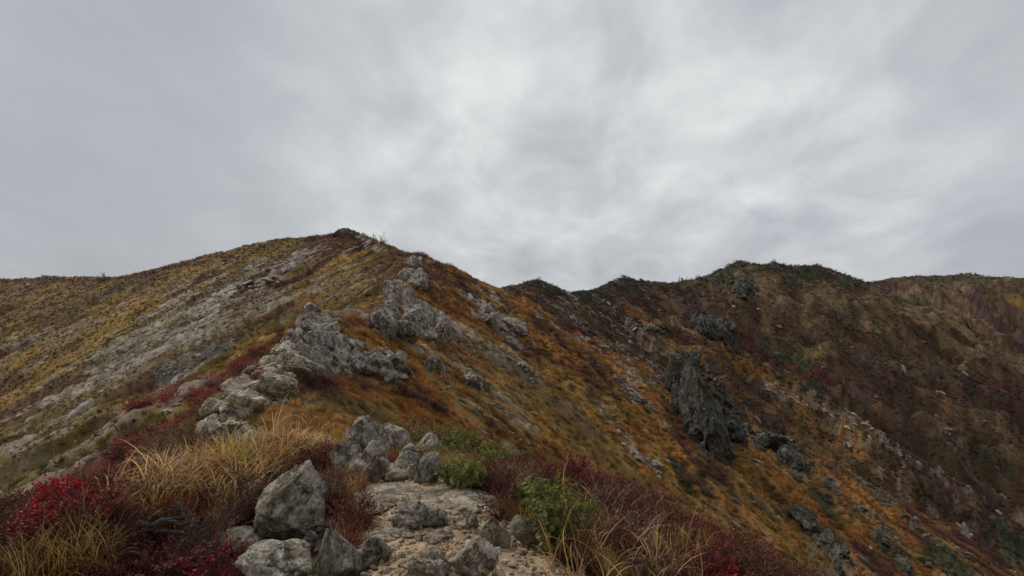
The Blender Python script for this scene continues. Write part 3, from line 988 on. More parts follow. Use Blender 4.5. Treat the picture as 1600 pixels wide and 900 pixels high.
def hillside_plants():
    N = 640000
    r = np.exp(RNG.uniform(math.log(8.5), math.log(760), N))
    th = np.radians(RNG.uniform(-46, 46, N))
    dens = N / (math.log(760 / 8.5) * math.radians(92) * r * r)
    cap = np.interp(r, [8, 20, 60, 120], [22, 14, 8, 6])
    keep = RNG.random(N) < np.minimum(1, cap / dens)
    r = r[keep]; th = th[keep]
    x = r * np.sin(th); y = r * np.cos(th)
    h, s, d, zone = height_full(x, y, True)
    # drop what lies on slopes turned right away and never seen (below everything in view)
    W = surface(x, y, s, d, zone)
    rock = W[:, [KI['rock'], KI['pale'], KI['pink'], KI['duskrock']]].sum(1)
    ok = RNG.random(len(x)) > rock * .86
    pyv = 480 - h / y * FPX
    ok &= (pyv < 1010) & ~path_mask(x, y)
    x, y, h, r, W = x[ok], y[ok], h[ok], r[ok], W[ok]
    W[:, [KI['rock'], KI['pale'], KI['pink'], KI['duskrock']]] *= .15
    W /= W.sum(1, keepdims=True)
    # each plant is of one kind, drawn by the weights
    cum = np.cumsum(W, 1)
    ki = (RNG.random(len(x))[:, None] > cum).sum(1).clip(0, len(KN) - 1)
    mixw = RNG.uniform(.25, .75, len(x))[:, None]
    col = KC[ki] * mixw + (W @ KC) * (1 - mixw)
    col = col * (np.exp(RNG.normal(0, .34, len(x))) * (.45 + 1.1 * fbm2(x / 1.8, y / 1.8, 3, 77))).clip(.35, 1.6)[:, None]
    col = col * np.choose(zone[ok].clip(0, 3), [1.55, 1.18, .9, .78])[:, None]
    col[:, 0] *= np.exp(RNG.normal(0, .06, len(x)))
    bushy = np.isin(ki, [KI[k] for k in ('maroon', 'darkgreen', 'red', 'purple', 'brown', 'scrub')])
    n = len(x)
    size = np.interp(r, [8, 20, 60, 150, 400, 760], [.34, .40, .55, .85, 1.35, 1.7]) * np.exp(RNG.normal(0, .42, n)).clip(.4, 1.9) * np.where(bushy & (r < 45), 1.2, 1.0)
    size = size * np.where(r > 80, .8, 1.0) * np.where(x < np.interp(y, [0, 24, 60, 88, 112, 140], [-2, -9, -13, -14, -22, -35]) - 3, .72, 1.0)
    gx, gy, tilt = downhill(x, y)
    az = np.arctan2(gy, gx) + RNG.normal(0, .35, n)
    lean = np.where(bushy, .35, .8) * tilt + RNG.normal(0, .12, n)
    st_ = np.where(bushy, 1.15, 1.55)
    sc3 = np.column_stack([size * st_, size, size * RNG.uniform(.6, 1.1, n)])
    rots = np.column_stack([RNG.normal(0, .12, n), lean, az])
    pts = np.column_stack([x, y, h - .02])
    pk = RNG.integers(0, 4, n) + np.where(bushy & (r < 34), 4, 0)
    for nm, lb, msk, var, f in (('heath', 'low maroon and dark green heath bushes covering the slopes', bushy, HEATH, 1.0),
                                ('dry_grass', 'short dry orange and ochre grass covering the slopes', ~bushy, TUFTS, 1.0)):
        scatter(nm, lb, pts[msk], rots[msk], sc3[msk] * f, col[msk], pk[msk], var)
    print('hillside plants', n)


hillside_plants()
# ------------------------------------------------------------------ stones


def ico(sub):
    import bmesh
    bm = bmesh.new()
    bmesh.ops.create_icosphere(bm, subdivisions=sub, radius=1.0)
    v = np.array([q.co[:] for q in bm.verts])
    f = [tuple(w.index for w in q.verts) for q in bm.faces]
    bm.free()
    return v / np.linalg.norm(v, axis=1)[:, None], f


ICO = {}


def rock_mesh(name, seed, sub, mat, nplanes=12, rough=.11, crack=.07, freq=2.3, sharp=40, shape=None, smooth=True, layers=0.0, grain=(1, 1, 1)):
    """an angular stone in a unit box standing on z = 0: cut planes, then breaks, cracks and grain"""
    if sub not in ICO:
        ICO[sub] = ico(sub)
    d, f = ICO[sub]
    rg = np.random.default_rng(seed)
    n = rg.normal(size=(nplanes, 3)); n /= np.linalg.norm(n, axis=1)[:, None]
    ds = rg.uniform(.62, 1.0, nplanes)
    dot = np.maximum(d @ n.T, 1e-3)
    rad = ds[None, :] / dot
    rad = -np.log(np.exp(-sharp * np.minimum(rad, 3)).sum(1) + math.exp(-sharp * 1.25)) / sharp
    p = d * rad[:, None]
    off = rg.uniform(0, 50, 3)
    q = p * freq * np.array(grain) + off
    disp = (fbm3(q, 4, seed) - .5) * 2 * rough * 1.6
    cr = np.abs(fbm3(q * .8 + 9, 3, seed + 5) - .5)
    disp -= crack * np.exp(-(cr / .022) ** 2)
    cr2 = np.abs(fbm3(q * 1.9 + 3, 2, seed + 8) - .5)
    disp -= crack * .5 * np.exp(-(cr2 / .025) ** 2)
    if layers:
        ax = np.array([.35, .2, 1.0]); ax /= np.linalg.norm(ax)
        t = p @ ax * 7 + fbm3(q * .7, 3, seed + 2) * 3
        disp += layers * (np.abs((t % 1) - .5) - .25)
    if sub >= 5:
        disp += (fbm3(p * freq * 6 + off, 3, seed + 9) - .5) * rough * .32
    p = p + d * disp[:, None]
    if shape:
        p = shape(p)
    lo = p.min(0); hi = p.max(0)
    p = (p - (lo + hi) / 2) / (hi - lo)
    p[:, 2] += .5
    me = bpy.data.meshes.new(name)
    me.from_pydata(p.tolist(), [], f)
    if smooth:
        me.polygons.foreach_set('use_smooth', np.ones(len(f), bool))
    me.materials.append(mat)
    me.update()
    return me


def rock_box(x0, y0, x1, y1, deep=.8, bury=.12):
    """where a stone stands and how big it is, from its outline in the photograph"""
    g = ground_at((x0 + x1) / 2, min(y1, 1010))
    y_front = g[1]
    wid = (x1 - x0) / FPX * y_front
    dep = wid * deep
    yc = y_front + dep * .42
    wid = (x1 - x0) / FPX * yc
    dt = pix_dir((x0 + x1) / 2, y0)
    db = pix_dir((x0 + x1) / 2, y1)
    xc = dt[0] / dt[1] * yc
    ztop = dt[2] / dt[1] * yc
    zg = min(H(xc, yc), db[2] / db[1] * y_front)
    hgt = ztop - zg
    b = bury * max(hgt, .05)
    return (xc, yc, zg - b), (wid * 1.06, dep, hgt + b)


FOOT = []


def near_ground(px, py, far=10.0):
    # a place on the near crest: if the line of sight passes over its edge, step back down to it
    py = min(py, 1010)
    g = ground_at(px, py)
    while g[1] > far and py < 1000:
        py += 5
        g = ground_at(px, py)
    return g



def hero(name, label, cat, box, seed, mat, deep=.8, bury=.12, rz=0.0, sub=5, group=None, **kw):
    loc, sc = rock_box(*box, deep, bury)
    if loc[1] < 14:
        FOOT.append((loc[0], loc[1] - sc[1] * .35, max(sc[0], sc[1]) * .5 + .2))
    me = rock_mesh(name, seed, sub, mat, **kw)
    o = link(name, me, None, loc, (0, 0, rz), sc)
    tag(o, label, cat, group)
    return o


def taper(top, skew=0.0, tw=0.0, p_=1.0):
    def f(p):
        z = (p[:, 2] - p[:, 2].min()) / np.ptp(p[:, 2])
        k = 1 + (top - 1) * z ** p_
        q = p.copy()
        q[:, 0] = p[:, 0] * k + skew * z
        q[:, 1] = p[:, 1] * k + tw * z
        return q
    return f


def foreground_stones():
    B, S, ST = M['boulder'], M['slab'], M['streaky']
    hero('boulder', 'tall pointed grey boulder blotched with lichen, beside the straw grass', 'boulder', (401, 716, 510, 850), 3, B, .75, .1, 0,
         nplanes=12, shape=taper(.34, .52, .1, 1.15), rough=.10, freq=2.4, crack=.09)
    hero('boulder', 'low rounded boulder at the left foot of the tall pointed boulder', 'boulder', (326, 827, 417, 872), 5, B, .9, .3, 0, nplanes=16, rough=.06, sharp=14)
    hero('boulder', 'broad lumpy boulder at the bottom edge below the tall pointed boulder', 'boulder', (373, 843, 497, 915), 8, B, .8, .15, 0, nplanes=18, rough=.1, sharp=14)
    hero('boulder', 'small smooth-topped boulder in front of the broad lumpy boulder', 'boulder', (388, 873, 452, 925), 11, B, .8, .1, 0, nplanes=18, rough=.06, sharp=12)
    hero('boulder', 'leaning streaked wedge of rock at the left side of the path', 'boulder', (497, 826, 566, 915), 14, ST, .8, .1, 0, nplanes=10, shape=taper(.4, -.5, 0, 1.0), rough=.06, layers=.05)
    hero('boulder', 'narrow stone wedged between the tall boulder and the streaked rock', 'boulder', (461, 828, 496, 872), 17, B, .8, .1, 0, sub=4, shape=taper(.5, .3))
    hero('boulder', 'dark wedge of stone leaning on the left flank of the tall boulder', 'boulder', (398, 792, 434, 848), 19, B, .8, .1, 0, sub=4, shape=taper(.4, .1))
    hero('boulder', 'big pale-streaked boulder standing in the middle of the path at the bottom edge', 'boulder', (705, 839, 778, 915), 23, B, .85, .1, 0, nplanes=13, shape=taper(.72, 0.05), rough=.06)
    hero('boulder', 'dark angular boulder on the path edge beside the green bush', 'boulder', (799, 804, 843, 858), 29, B, .8, .1, 0, nplanes=10, shape=taper(.7, -.12), rough=.06, sub=5)
    hero('boulder', 'pale knobbly boulder left of the dark angular boulder', 'boulder', (752, 806, 797, 856), 31, S, .8, .12, 0, nplanes=16, rough=.12, sub=5, shape=taper(.75, .08))
    hero('stone', 'small upright grey stone between the slabs and the knobbly boulder', 'stone', (727, 801, 748, 832), 37, B, .8, .1, 0, sub=4, shape=taper(.6))
    hero('boulder', 'rounded grey boulder at the foot of the outcrop where the path ends', 'boulder', (602, 718, 648, 753), 41, B, .8, .2, 0, nplanes=18, sharp=14, sub=5)
    hero('boulder', 'upright grey boulder at the head of the path below the green shrubs', 'boulder', (646, 706, 694, 757), 43, ST, .8, .15, 0, nplanes=14, sub=5, shape=taper(.7, .05))
    # bedrock worn smooth by feet
    sl = [((550, 748, 664, 801), 'flat tan bedrock slab at the far left of the path', 51, 1.5, .4),
          ((646, 757, 775, 808), 'broad flat pale slab across the far end of the path', 53, 1.4, .4),
          ((612, 782, 672, 831), 'humped grey rock with a dark cleft in the middle of the path', 55, .9, .25),
          ((656, 792, 702, 826), 'small grey knob beside the humped rock on the path', 57, .9, .3),
          ((566, 818, 642, 851), 'low brown step of rock at the left of the path', 59, 1.2, .4),
          ((556, 838, 612, 888), 'cracked dark rock at the path edge beside the streaked wedge', 61, 1.0, .3),
          ((634, 858, 706, 918), 'flat tan rock at the bottom edge left of the pale-streaked boulder', 63, 1.0, .25),
          ((664, 822, 710, 852), 'small flat grey rock in the gravel above the pale-streaked boulder', 65, 1.0, .35),
          ((700, 792, 748, 812), 'thin ledge of pale rock below the broad flat slab', 67, 1.2, .4)]
    for bx, lb, sd, dp, bu in sl:
        if sd in (51, 53, 59, 65, 67):      # lies flat: its far edge is on the ground too
            cx = (bx[0] + bx[2]) / 2
            g0, g1 = ground_at(cx, bx[3]), ground_at(cx, bx[1])
            dep = min(max(g1[1] - g0[1], .2), 1.6 * (bx[2] - bx[0]) / FPX * g0[1])
            yc = g0[1] + dep * .5
            xc = (cx - 800) / FPX * yc
            wd = (bx[2] - bx[0]) / FPX * yc
            th = .10 + .05 * (sd in (51, 53))
            me = rock_mesh('rock_slab', sd, 5, S, nplanes=18, rough=.13, crack=.10, freq=2.4, sharp=20)
            o = link('rock_slab', me, None, (xc, yc, H(xc, yc) - th * .5), (math.atan2(H(xc, yc + dep * .4) - H(xc, yc - dep * .4), dep * .8), 0, 0), (wd * 1.05, dep * 1.1, th))
            tag(o, lb, 'rock')
            FOOT.append((xc, yc, max(wd, dep) * .45))
            continue
        hero('rock_slab', lb, 'rock', bx, sd, S if sd not in (55, 57, 61) else B, dp, bu, 0, nplanes=14, rough=.22, crack=.14, freq=3.2, sharp=22)
    # the grey outcrop behind the path: one mass of broken blocks
    blocks = [(535, 654, 606, 742), (512, 686, 576, 752), (562, 686, 612, 744), (572, 708, 616, 754), (590, 666, 640, 732), (524, 672, 562, 716), (618, 694, 664, 744), (546, 716, 586, 754), (640, 682, 690, 730), (584, 684, 612, 712), (600, 725, 630, 752), (630, 725, 655, 750)]
    loc, sc = rock_box(520, 660, 610, 750)
    root = bpy.data.objects.new('rock_outcrop', None)
    COL.objects.link(root); root.location = loc
    tag(root, 'blocky grey outcrop at the head of the path beside the green shrubs', 'rock outcrop')
    for i, bx in enumerate(blocks):
        l2, s2 = rock_box(*bx, .9, .15)
        me = rock_mesh('rock', 71 + i, 5 if i < 4 else 4, M['boulder'], 9, .12, .1, 2.4, 50, taper(.6, random.uniform(-.25, .35)), layers=.04)
        o = link('rock', me, root, Vector(l2) - Vector(loc) + Vector((0, (.25 if i in (0, 4, 5, 8, 9) else 0), 0)), (0, 0, random.uniform(-.3, .3)), s2)
    # loose stones one can pick out on the path
    loose = [(846, 859, 16, 14, 'white loose stone below the green bush, larger of the two there'), (853, 853, 11, 8, 'white loose stone below the green bush, smaller of the two there'),
             (788, 851, 10, 8, 'small loose stone below the knobbly boulder'), (930, 889, 8, 7, 'white pebble by the yellow tussock at the right edge of the path'),
             (609, 814, 9, 6, 'small tan stone beside the humped rock'), (615, 753, 14, 4, 'thin flat pale stone lying at the foot of the outcrop'),
             (685, 739, 7, 8, 'small white stone at the foot of the upright grey boulder'), (637, 842, 16, 9, 'tan stone lying in the gravel below the low brown step'),
             (737, 833, 9, 7, 'small pale stone at the foot of the small upright stone'), (776, 863, 13, 9, 'tan stone at the right side of the pale-streaked boulder'),
             (815, 868, 12, 9, 'brown stone in front of the dark angular boulder'), (868, 862, 12, 8, 'pale stone under the lower leaves of the green bush'),
             (898, 880, 14, 8, 'flat tan stone at the right edge of the path'), (690, 838, 16, 12, 'pale stone above the pale-streaked boulder'),
             (628, 872, 13, 10, 'rusty stone in the gravel left of the flat tan rock'), (602, 876, 15, 10, 'grey stone in the gravel beside the cracked dark rock'),
             (585, 892, 16, 10, 'brown stone at the bottom edge beside the streaked wedge'), (800, 888, 14, 9, 'round tan stone in the gravel near the bottom edge'),
             (835, 893, 12, 8, 'grey stone in the gravel at the bottom edge'), (870, 885, 11, 8, 'tan stone in the gravel below the green bush'),
             (655, 846, 12, 9, 'pale stone beside the small flat grey rock'), (720, 826, 12, 8, 'brown stone between the pale ledge and the pale-streaked boulder')]
    base = [rock_mesh('stone', 101 + i, 3, M['slab'], 12, .08, .03) for i in range(5)]
    for i, (cx, by, w, h, lb) in enumerate(loose):
        l2, s2 = rock_box(cx - w / 2, by - h, cx + w / 2, by, .8, .2)
        o = link('stone', base[i % 5], None, l2, (0, 0, random.uniform(0, 6.28)), (s2[0], s2[0] * .85, s2[2]))
        tag(o, lb, 'stone', 'loose stones on the path')


foreground_stones()


# ------------------------------------------------------------------ rock outcrops on the mountain: each one mass of many blocks
CRAG = {}


def crag_meshes(mat):
    if mat not in CRAG:
        CRAG[mat] = [rock_mesh('rock', 200 + i, 4 if i < 6 else 3, M[mat], 7, .085, .13, 2.6, 110, taper(random.uniform(.5, .9), random.uniform(-.5, .5)), smooth=False, layers=.06) for i in range(9)]
    return CRAG[mat]


def outcrop(label, ways, mat, tall=1.0, name='rock_outcrop', dip=(.0, .35), big=(), face=()):
    """ways: (photo polyline, half width px, number of blocks, smallest px, largest px)"""
    rg = random.Random(label)
    root = None
    ms = crag_meshes(mat)
    for way, hw, n, s0, s1 in ways:
        seg = [math.hypot(b[0] - a[0], b[1] - a[1]) for a, b in zip(way[:-1], way[1:])]
        tot = sum(seg)
        for k in range(n):
            t = (k + rg.random()) / n * tot
            i = 0
            while i < len(seg) - 1 and t > seg[i]:
                t -= seg[i]; i += 1
            a, b = way[i], way[i + 1]
            f = t / seg[i]
            nx, ny = -(b[1] - a[1]) / seg[i], (b[0] - a[0]) / seg[i]
            w = rg.uniform(-1, 1) * hw
            g = ground_at(a[0] + (b[0] - a[0]) * f + nx * w, a[1] + (b[1] - a[1]) * f + ny * w)
            if root is None:
                root = bpy.data.objects.new(name, None)
                COL.objects.link(root); root.location = g
                tag(root, label, 'rock outcrop')
                base = Vector(g)
            px = s0 + (s1 - s0) * rg.random() ** 1.8
            sz = px * g[1] / FPX
            hh = sz * rg.uniform(.55, 1.0) * tall
            o = link('rock', ms[rg.randrange(9 if px < s0 + .3 * (s1 - s0) else 6)], root, Vector(g) - base - Vector((0, 0, hh * .38)),
                     (rg.gauss(0, .12) + dip[0], rg.gauss(0, .12) + dip[1], rg.uniform(-.35, .35) + rg.choice([0, 3.14])), (sz * rg.uniform(.7, 1.1), sz * rg.uniform(1.0, 1.8), hh))
    for i, bx in enumerate(big):
        bx = (bx[0], bx[1] + .22 * (bx[3] - bx[1]), bx[2], bx[3])
        l2, s2 = rock_box(*bx, 2.0, .4)
        if mat == 'pale':
            me = rock_mesh('rock', 1200 + i + len(label), 5, M[mat], 8, .06, .12, 1.7, 90, taper(.8, rg.uniform(-.3, .3)), smooth=False, layers=.07)
        else:
            me = rock_mesh('rock', 1200 + i + len(label), 5, M[mat], 9, .09, .12, 2.2, 80, taper(.6, rg.uniform(-.5, .2)), smooth=False, layers=.07, grain=(1.6, 1.6, .8))
        link('rock', me, root, Vector(l2) - base, (-.42, rg.uniform(-.1, .3), rg.uniform(-.25, .25)), s2)
    for i, bx in enumerate(face):
        l2, s2 = rock_box(*bx, 1.7, .3)
        me = rock_mesh('rock', 1301 + i, 5, M[mat], 10, .10, .11, 2.2, 70, taper(.62, rg.uniform(-.6, -.3)), smooth=False, layers=.10, grain=(1.1, 1.1, 1.5))
        link('rock', me, root, Vector(l2) - base, (-.28, 0, rg.uniform(-.3, .3)), s2)
    return root


outcrop('long pale rocky rib climbing from the straw grass left of the dark heath hollow',
        [([(340, 682), (372, 628), (420, 588), (462, 560)], 22, 100, 13, 44), ([(330, 690), (400, 680)], 10, 12, 16, 30)], 'pale', big=[(332, 640, 402, 694), (348, 606, 420, 660), (384, 576, 462, 630), (425, 548, 500, 596)])
outcrop('jagged grey crag at the upper end of the pale rib',
        [([(462, 556), (480, 525), (502, 500), (520, 512)], 22, 64, 9, 34), ([(490, 560), (545, 560), (600, 568), (632, 578)], 20, 80, 9, 32)], 'grey', big=[(470, 492, 522, 556), (452, 528, 512, 590), (492, 532, 546, 592), (530, 540, 580, 592), (562, 545, 612, 592), (596, 552, 646, 590), (505, 505, 540, 560)])
outcrop('steep grey crag on the crest halfway up to the summit',
        [([(580, 490), (612, 505), (640, 490), (695, 508)], 18, 64, 9, 32), ([(602, 482), (632, 445), (656, 412)], 11, 46, 8, 24)], 'grey', 1.2, big=[(568, 468, 612, 524), (594, 452, 636, 522), (618, 428, 652, 490), (640, 406, 666, 452), (632, 470, 682, 530), (664, 484, 708, 534), (606, 490, 650, 540)])
outcrop('grey cliff band just under the maroon crest right of the halfway crag', [([(740, 488), (775, 500), (815, 515)], 13, 34, 8, 24)], 'grey', 1.3, big=[(738, 478, 782, 512), (776, 488, 822, 526)])
outcrop('small grey outcrop low in the orange grass below the cliff band', [([(718, 585), (745, 598), (765, 612)], 10, 22, 7, 18)], 'grey', big=[(716, 576, 764, 618)])
outcrop('small grey outcrop left of the one low in the orange grass', [([(662, 552), (682, 568), (695, 586)], 9, 14, 7, 16)], 'grey', big=[(660, 546, 698, 592)])
outcrop('broken line of grey rock stepping down the slope under the cliff band', [([(782, 545), (812, 562), (838, 598)], 7, 18, 7, 18)], 'grey')
outcrop('thin dark ledge of rock along the edge of the orange slope', [([(968, 592), (992, 618), (1014, 648)], 5, 14, 7, 18)], 'far')
outcrop('grey ledge low on the orange slope above the crimson bushes', [([(985, 700), (1010, 722), (1034, 744)], 7, 12, 8, 18)], 'grey')
outcrop('tall dark mossy cliff buttress standing below the right-hand peaks',
        [([(1050, 580), (1070, 660), (1110, 722), (1150, 712)], 10, 46, 7, 20), ([(1085, 560), (1130, 620), (1168, 680)], 6, 24, 7, 18), ([(1055, 560), (1092, 556)], 5, 10, 8, 20), ([(1110, 600), (1150, 655)], 10, 14, 7, 18)], 'far', 1.5, face=[(1046, 552, 1092, 632), (1060, 556, 1108, 668), (1076, 572, 1124, 700), (1094, 606, 1144, 724), (1116, 634, 1166, 700), (1050, 600, 1084, 650)])
outcrop('dark purple rock face below the saddle of the right-hand ridge', [([(1090, 490), (1120, 515), (1145, 528)], 13, 30, 8, 22)], 'far', 1.6, big=[(1082, 470, 1122, 528), (1112, 480, 1152, 536)])
outcrop('dark crag on the front of the highest right-hand peak', [([(1145, 432), (1160, 448), (1172, 462)], 10, 24, 6, 15)], 'far', 1.6, big=[(1136, 420, 1168, 462), (1158, 428, 1182, 470)])
outcrop('dark mossy crag low on the right slope above the gully', [([(1185, 685), (1225, 692), (1250, 730)], 13, 24, 8, 20)], 'far', 1.2, big=[(1180, 672, 1226, 708), (1216, 680, 1262, 738)])
outcrop('leaning grey rock ribs at the bottom edge beside the bleached twigs', [([(1240, 790), (1280, 840), (1330, 895)], 13, 26, 8, 22)], 'far', 1.2, big=[(1236, 775, 1280, 840), (1276, 810, 1326, 890)])
outcrop('dark rocks in the gully at the bottom edge of the right slope', [([(1375, 830), (1415, 900)], 10, 14, 9, 24), ([(1440, 880), (1490, 895)], 8, 10, 9, 24)], 'far', 1.2)
outcrop('rocky notch on the crest just below the summit', [([(558, 370), (578, 384), (596, 398)], 6, 18, 5, 14)], 'grey', 1.1)
outcrop('dark rocky cap on the very top of the summit', [([(528, 366), (545, 362), (560, 367)], 3, 16, 8, 18)], 'far', 1.0)
outcrop('pale ledges on the bare left slope under the summit', [([(330, 466), (380, 448), (440, 437)], 5, 16, 8, 24)], 'pale', .5)
outcrop('line of pale slabs beside the red heath strip on the left slope', [([(195, 700), (250, 655), (330, 592)], 8, 30, 7, 19)], 'pale', .6)
outcrop('dark ledges of rock on the near side of the pink scree', [([(1000, 512), (1030, 520), (1045, 512)], 5, 10, 6, 16)], 'far')
hero('boulder', 'lone round pinkish boulder lodged in the maroon heath on the crag', 'boulder', (517, 518, 535, 536), 301, M['pale'], .9, .1, sub=4, nplanes=22, sharp=10, rough=.04)


def scree():
    """small broken stone lying on the bare ground of the slopes"""
    N = 520000
    r = np.exp(RNG.uniform(math.log(12), math.log(420), N))
    th = np.radians(RNG.uniform(-45, 45, N))
    x = r * np.sin(th); y = r * np.cos(th)
    h, s, d, zone = height_full(x, y, True)
    pyv = 480 - h / y * FPX
    k = pyv < 1000
    x, y, h, s, d, zone, r = (q[k] for q in (x, y, h, s, d, zone, r))
    W = surface(x, y, s, d, zone)
    ks = [KI[q] for q in ('rock', 'pale', 'pink', 'duskrock')]
    rock = W[:, ks].sum(1)
    k = RNG.random(len(x)) < rock * .6
    x, y, h, r, W, rock = x[k], y[k], h[k], r[k], W[k], rock[k]
    n = len(x)
    col = (W[:, ks] @ KC[ks]) / rock[:, None] * np.exp(RNG.normal(0, .3, n))[:, None] * 1.15
    size = r * .0021 * np.exp(RNG.normal(0, .5, n)).clip(.3, 2.6) * np.where(x < np.interp(y, [0, 24, 60, 88, 112, 140], [-2, -9, -13, -14, -22, -35]) - 2, .62, 1.0)
    gx, gy, tilt = downhill(x, y)
    sc = np.column_stack([size * RNG.uniform(1.2, 3.0, n), size * RNG.uniform(.8, 1.5, n), size * RNG.uniform(.4, .9, n)])
    rots = np.column_stack([RNG.normal(0, .25, n), tilt * .8 + RNG.normal(0, .25, n), np.arctan2(gy, gx) + RNG.normal(0, .35, n)])
    m, nt, out = new_mat('scree_stone')
    a = nd(nt, 'ShaderNodeAttribute', attribute_name='tint'); a.attribute_type = 'INSTANCER'
    bs = nd(nt, 'ShaderNodeBsdfPrincipled', i_Roughness=.9)
    bs.inputs['Specular IOR Level'].default_value = .15
    geo = nt.nodes.new('ShaderNodeNewGeometry')
    nz = nd(nt, 'ShaderNodeTexNoise', i_Scale=3.0, i_Detail=6.0, i_Roughness=.7)
    nt.links.new(geo.outputs['Position'], nz.inputs['Vector'])
    rp = ramp(nt, [(.3, (.6, .6, .6)), (.7, (1.35, 1.35, 1.35))])
    nt.links.new(nz.outputs[0], rp.inputs[0])
    nt.links.new(mixc(nt, 1.0, a.outputs['Color'], rp.outputs[0], 'MULTIPLY'), bs.inputs['Base Color'])
    nt.links.new(bs.outputs[0], out.inputs[0])
    var = [rock_mesh('scree_stone', 400 + i, 2, m, 9, .08, .0, smooth=False) for i in range(5)]
    scatter('scree', 'grey and pale broken scree on the bare slopes', np.column_stack([x, y, h - size * .12]), rots, sc, col, RNG.integers(0, 5, n), var)
    print('scree', n)


scree()


def gravel():
    n = 16000
    x = RNG.uniform(-1.4, 1.7, n); y = 2.2 + 6.3 * RNG.random(n) ** 1.3
    k = path_mask(x, y)
    x, y = x[k], y[k]
    k = RNG.random(len(x)) < .25 + .75 * sstep(.42, .56, fbm2(x / .5, y / .5, 3, 95))
    x, y = x[k], y[k]
    n = len(x)
    h = height_full(x, y)
    size = .011 * np.exp(RNG.normal(0, .5, n)) * np.interp(y, [3, 8], [1, 1.5])
    sc = np.column_stack([size * RNG.uniform(1.4, 2.6, n), size * RNG.uniform(1.2, 2.2, n), size * RNG.uniform(.8, 1.5, n)])
    rots = np.column_stack([RNG.normal(0, .4, n), RNG.normal(0, .4, n), RNG.uniform(0, 6.283, n)])
    var = [rock_mesh('pebble', 500 + i, 2, M['pebble'], 12, .06, 0, sharp=12) for i in range(4)]
    scatter('gravel', 'tan gravel and grit lying on the path', np.column_stack([x, y, h - size * .3]), rots, sc, np.ones((n, 3)), RNG.integers(0, 4, n), var)


gravel()

# ------------------------------------------------------------------ plants of the foreground
M['leaf'] = mat_leaf('shrub_leaf', (1, 1, 1), .35, .55, spec=.3)
PAL = {
    'crimson': [(.26, .02, .026), (.17, .014, .018), (.11, .014, .014), (.34, .035, .04), (.09, .025, .018)],
    'scarlet': [(.58, .025, .05), (.45, .018, .035), (.32, .014, .022)],
    'maroon': [(.11, .024, .02), (.16, .026, .023), (.08, .028, .02), (.21, .042, .032), (.16, .085, .045), (.22, .05, .035)],
    'dusky': [(.07, .028, .022), (.10, .04, .026), (.06, .035, .022), (.15, .075, .04)],
    'russet': [(.16, .06, .02), (.22, .09, .025), (.11, .04, .018), (.10, .025, .018)],
    'green': [(.16, .185, .035), (.22, .24, .05), (.11, .135, .025), (.30, .29, .08), (.17, .16, .04)],
    'greenred': [(.18, .19, .04), (.23, .23, .06), (.16, .035, .025), (.20, .04, .03), (.27, .23, .08)],
    'tanbrown': [(.17, .10, .05), (.12, .065, .035), (.22, .14, .08), (.08, .04, .025)],
}


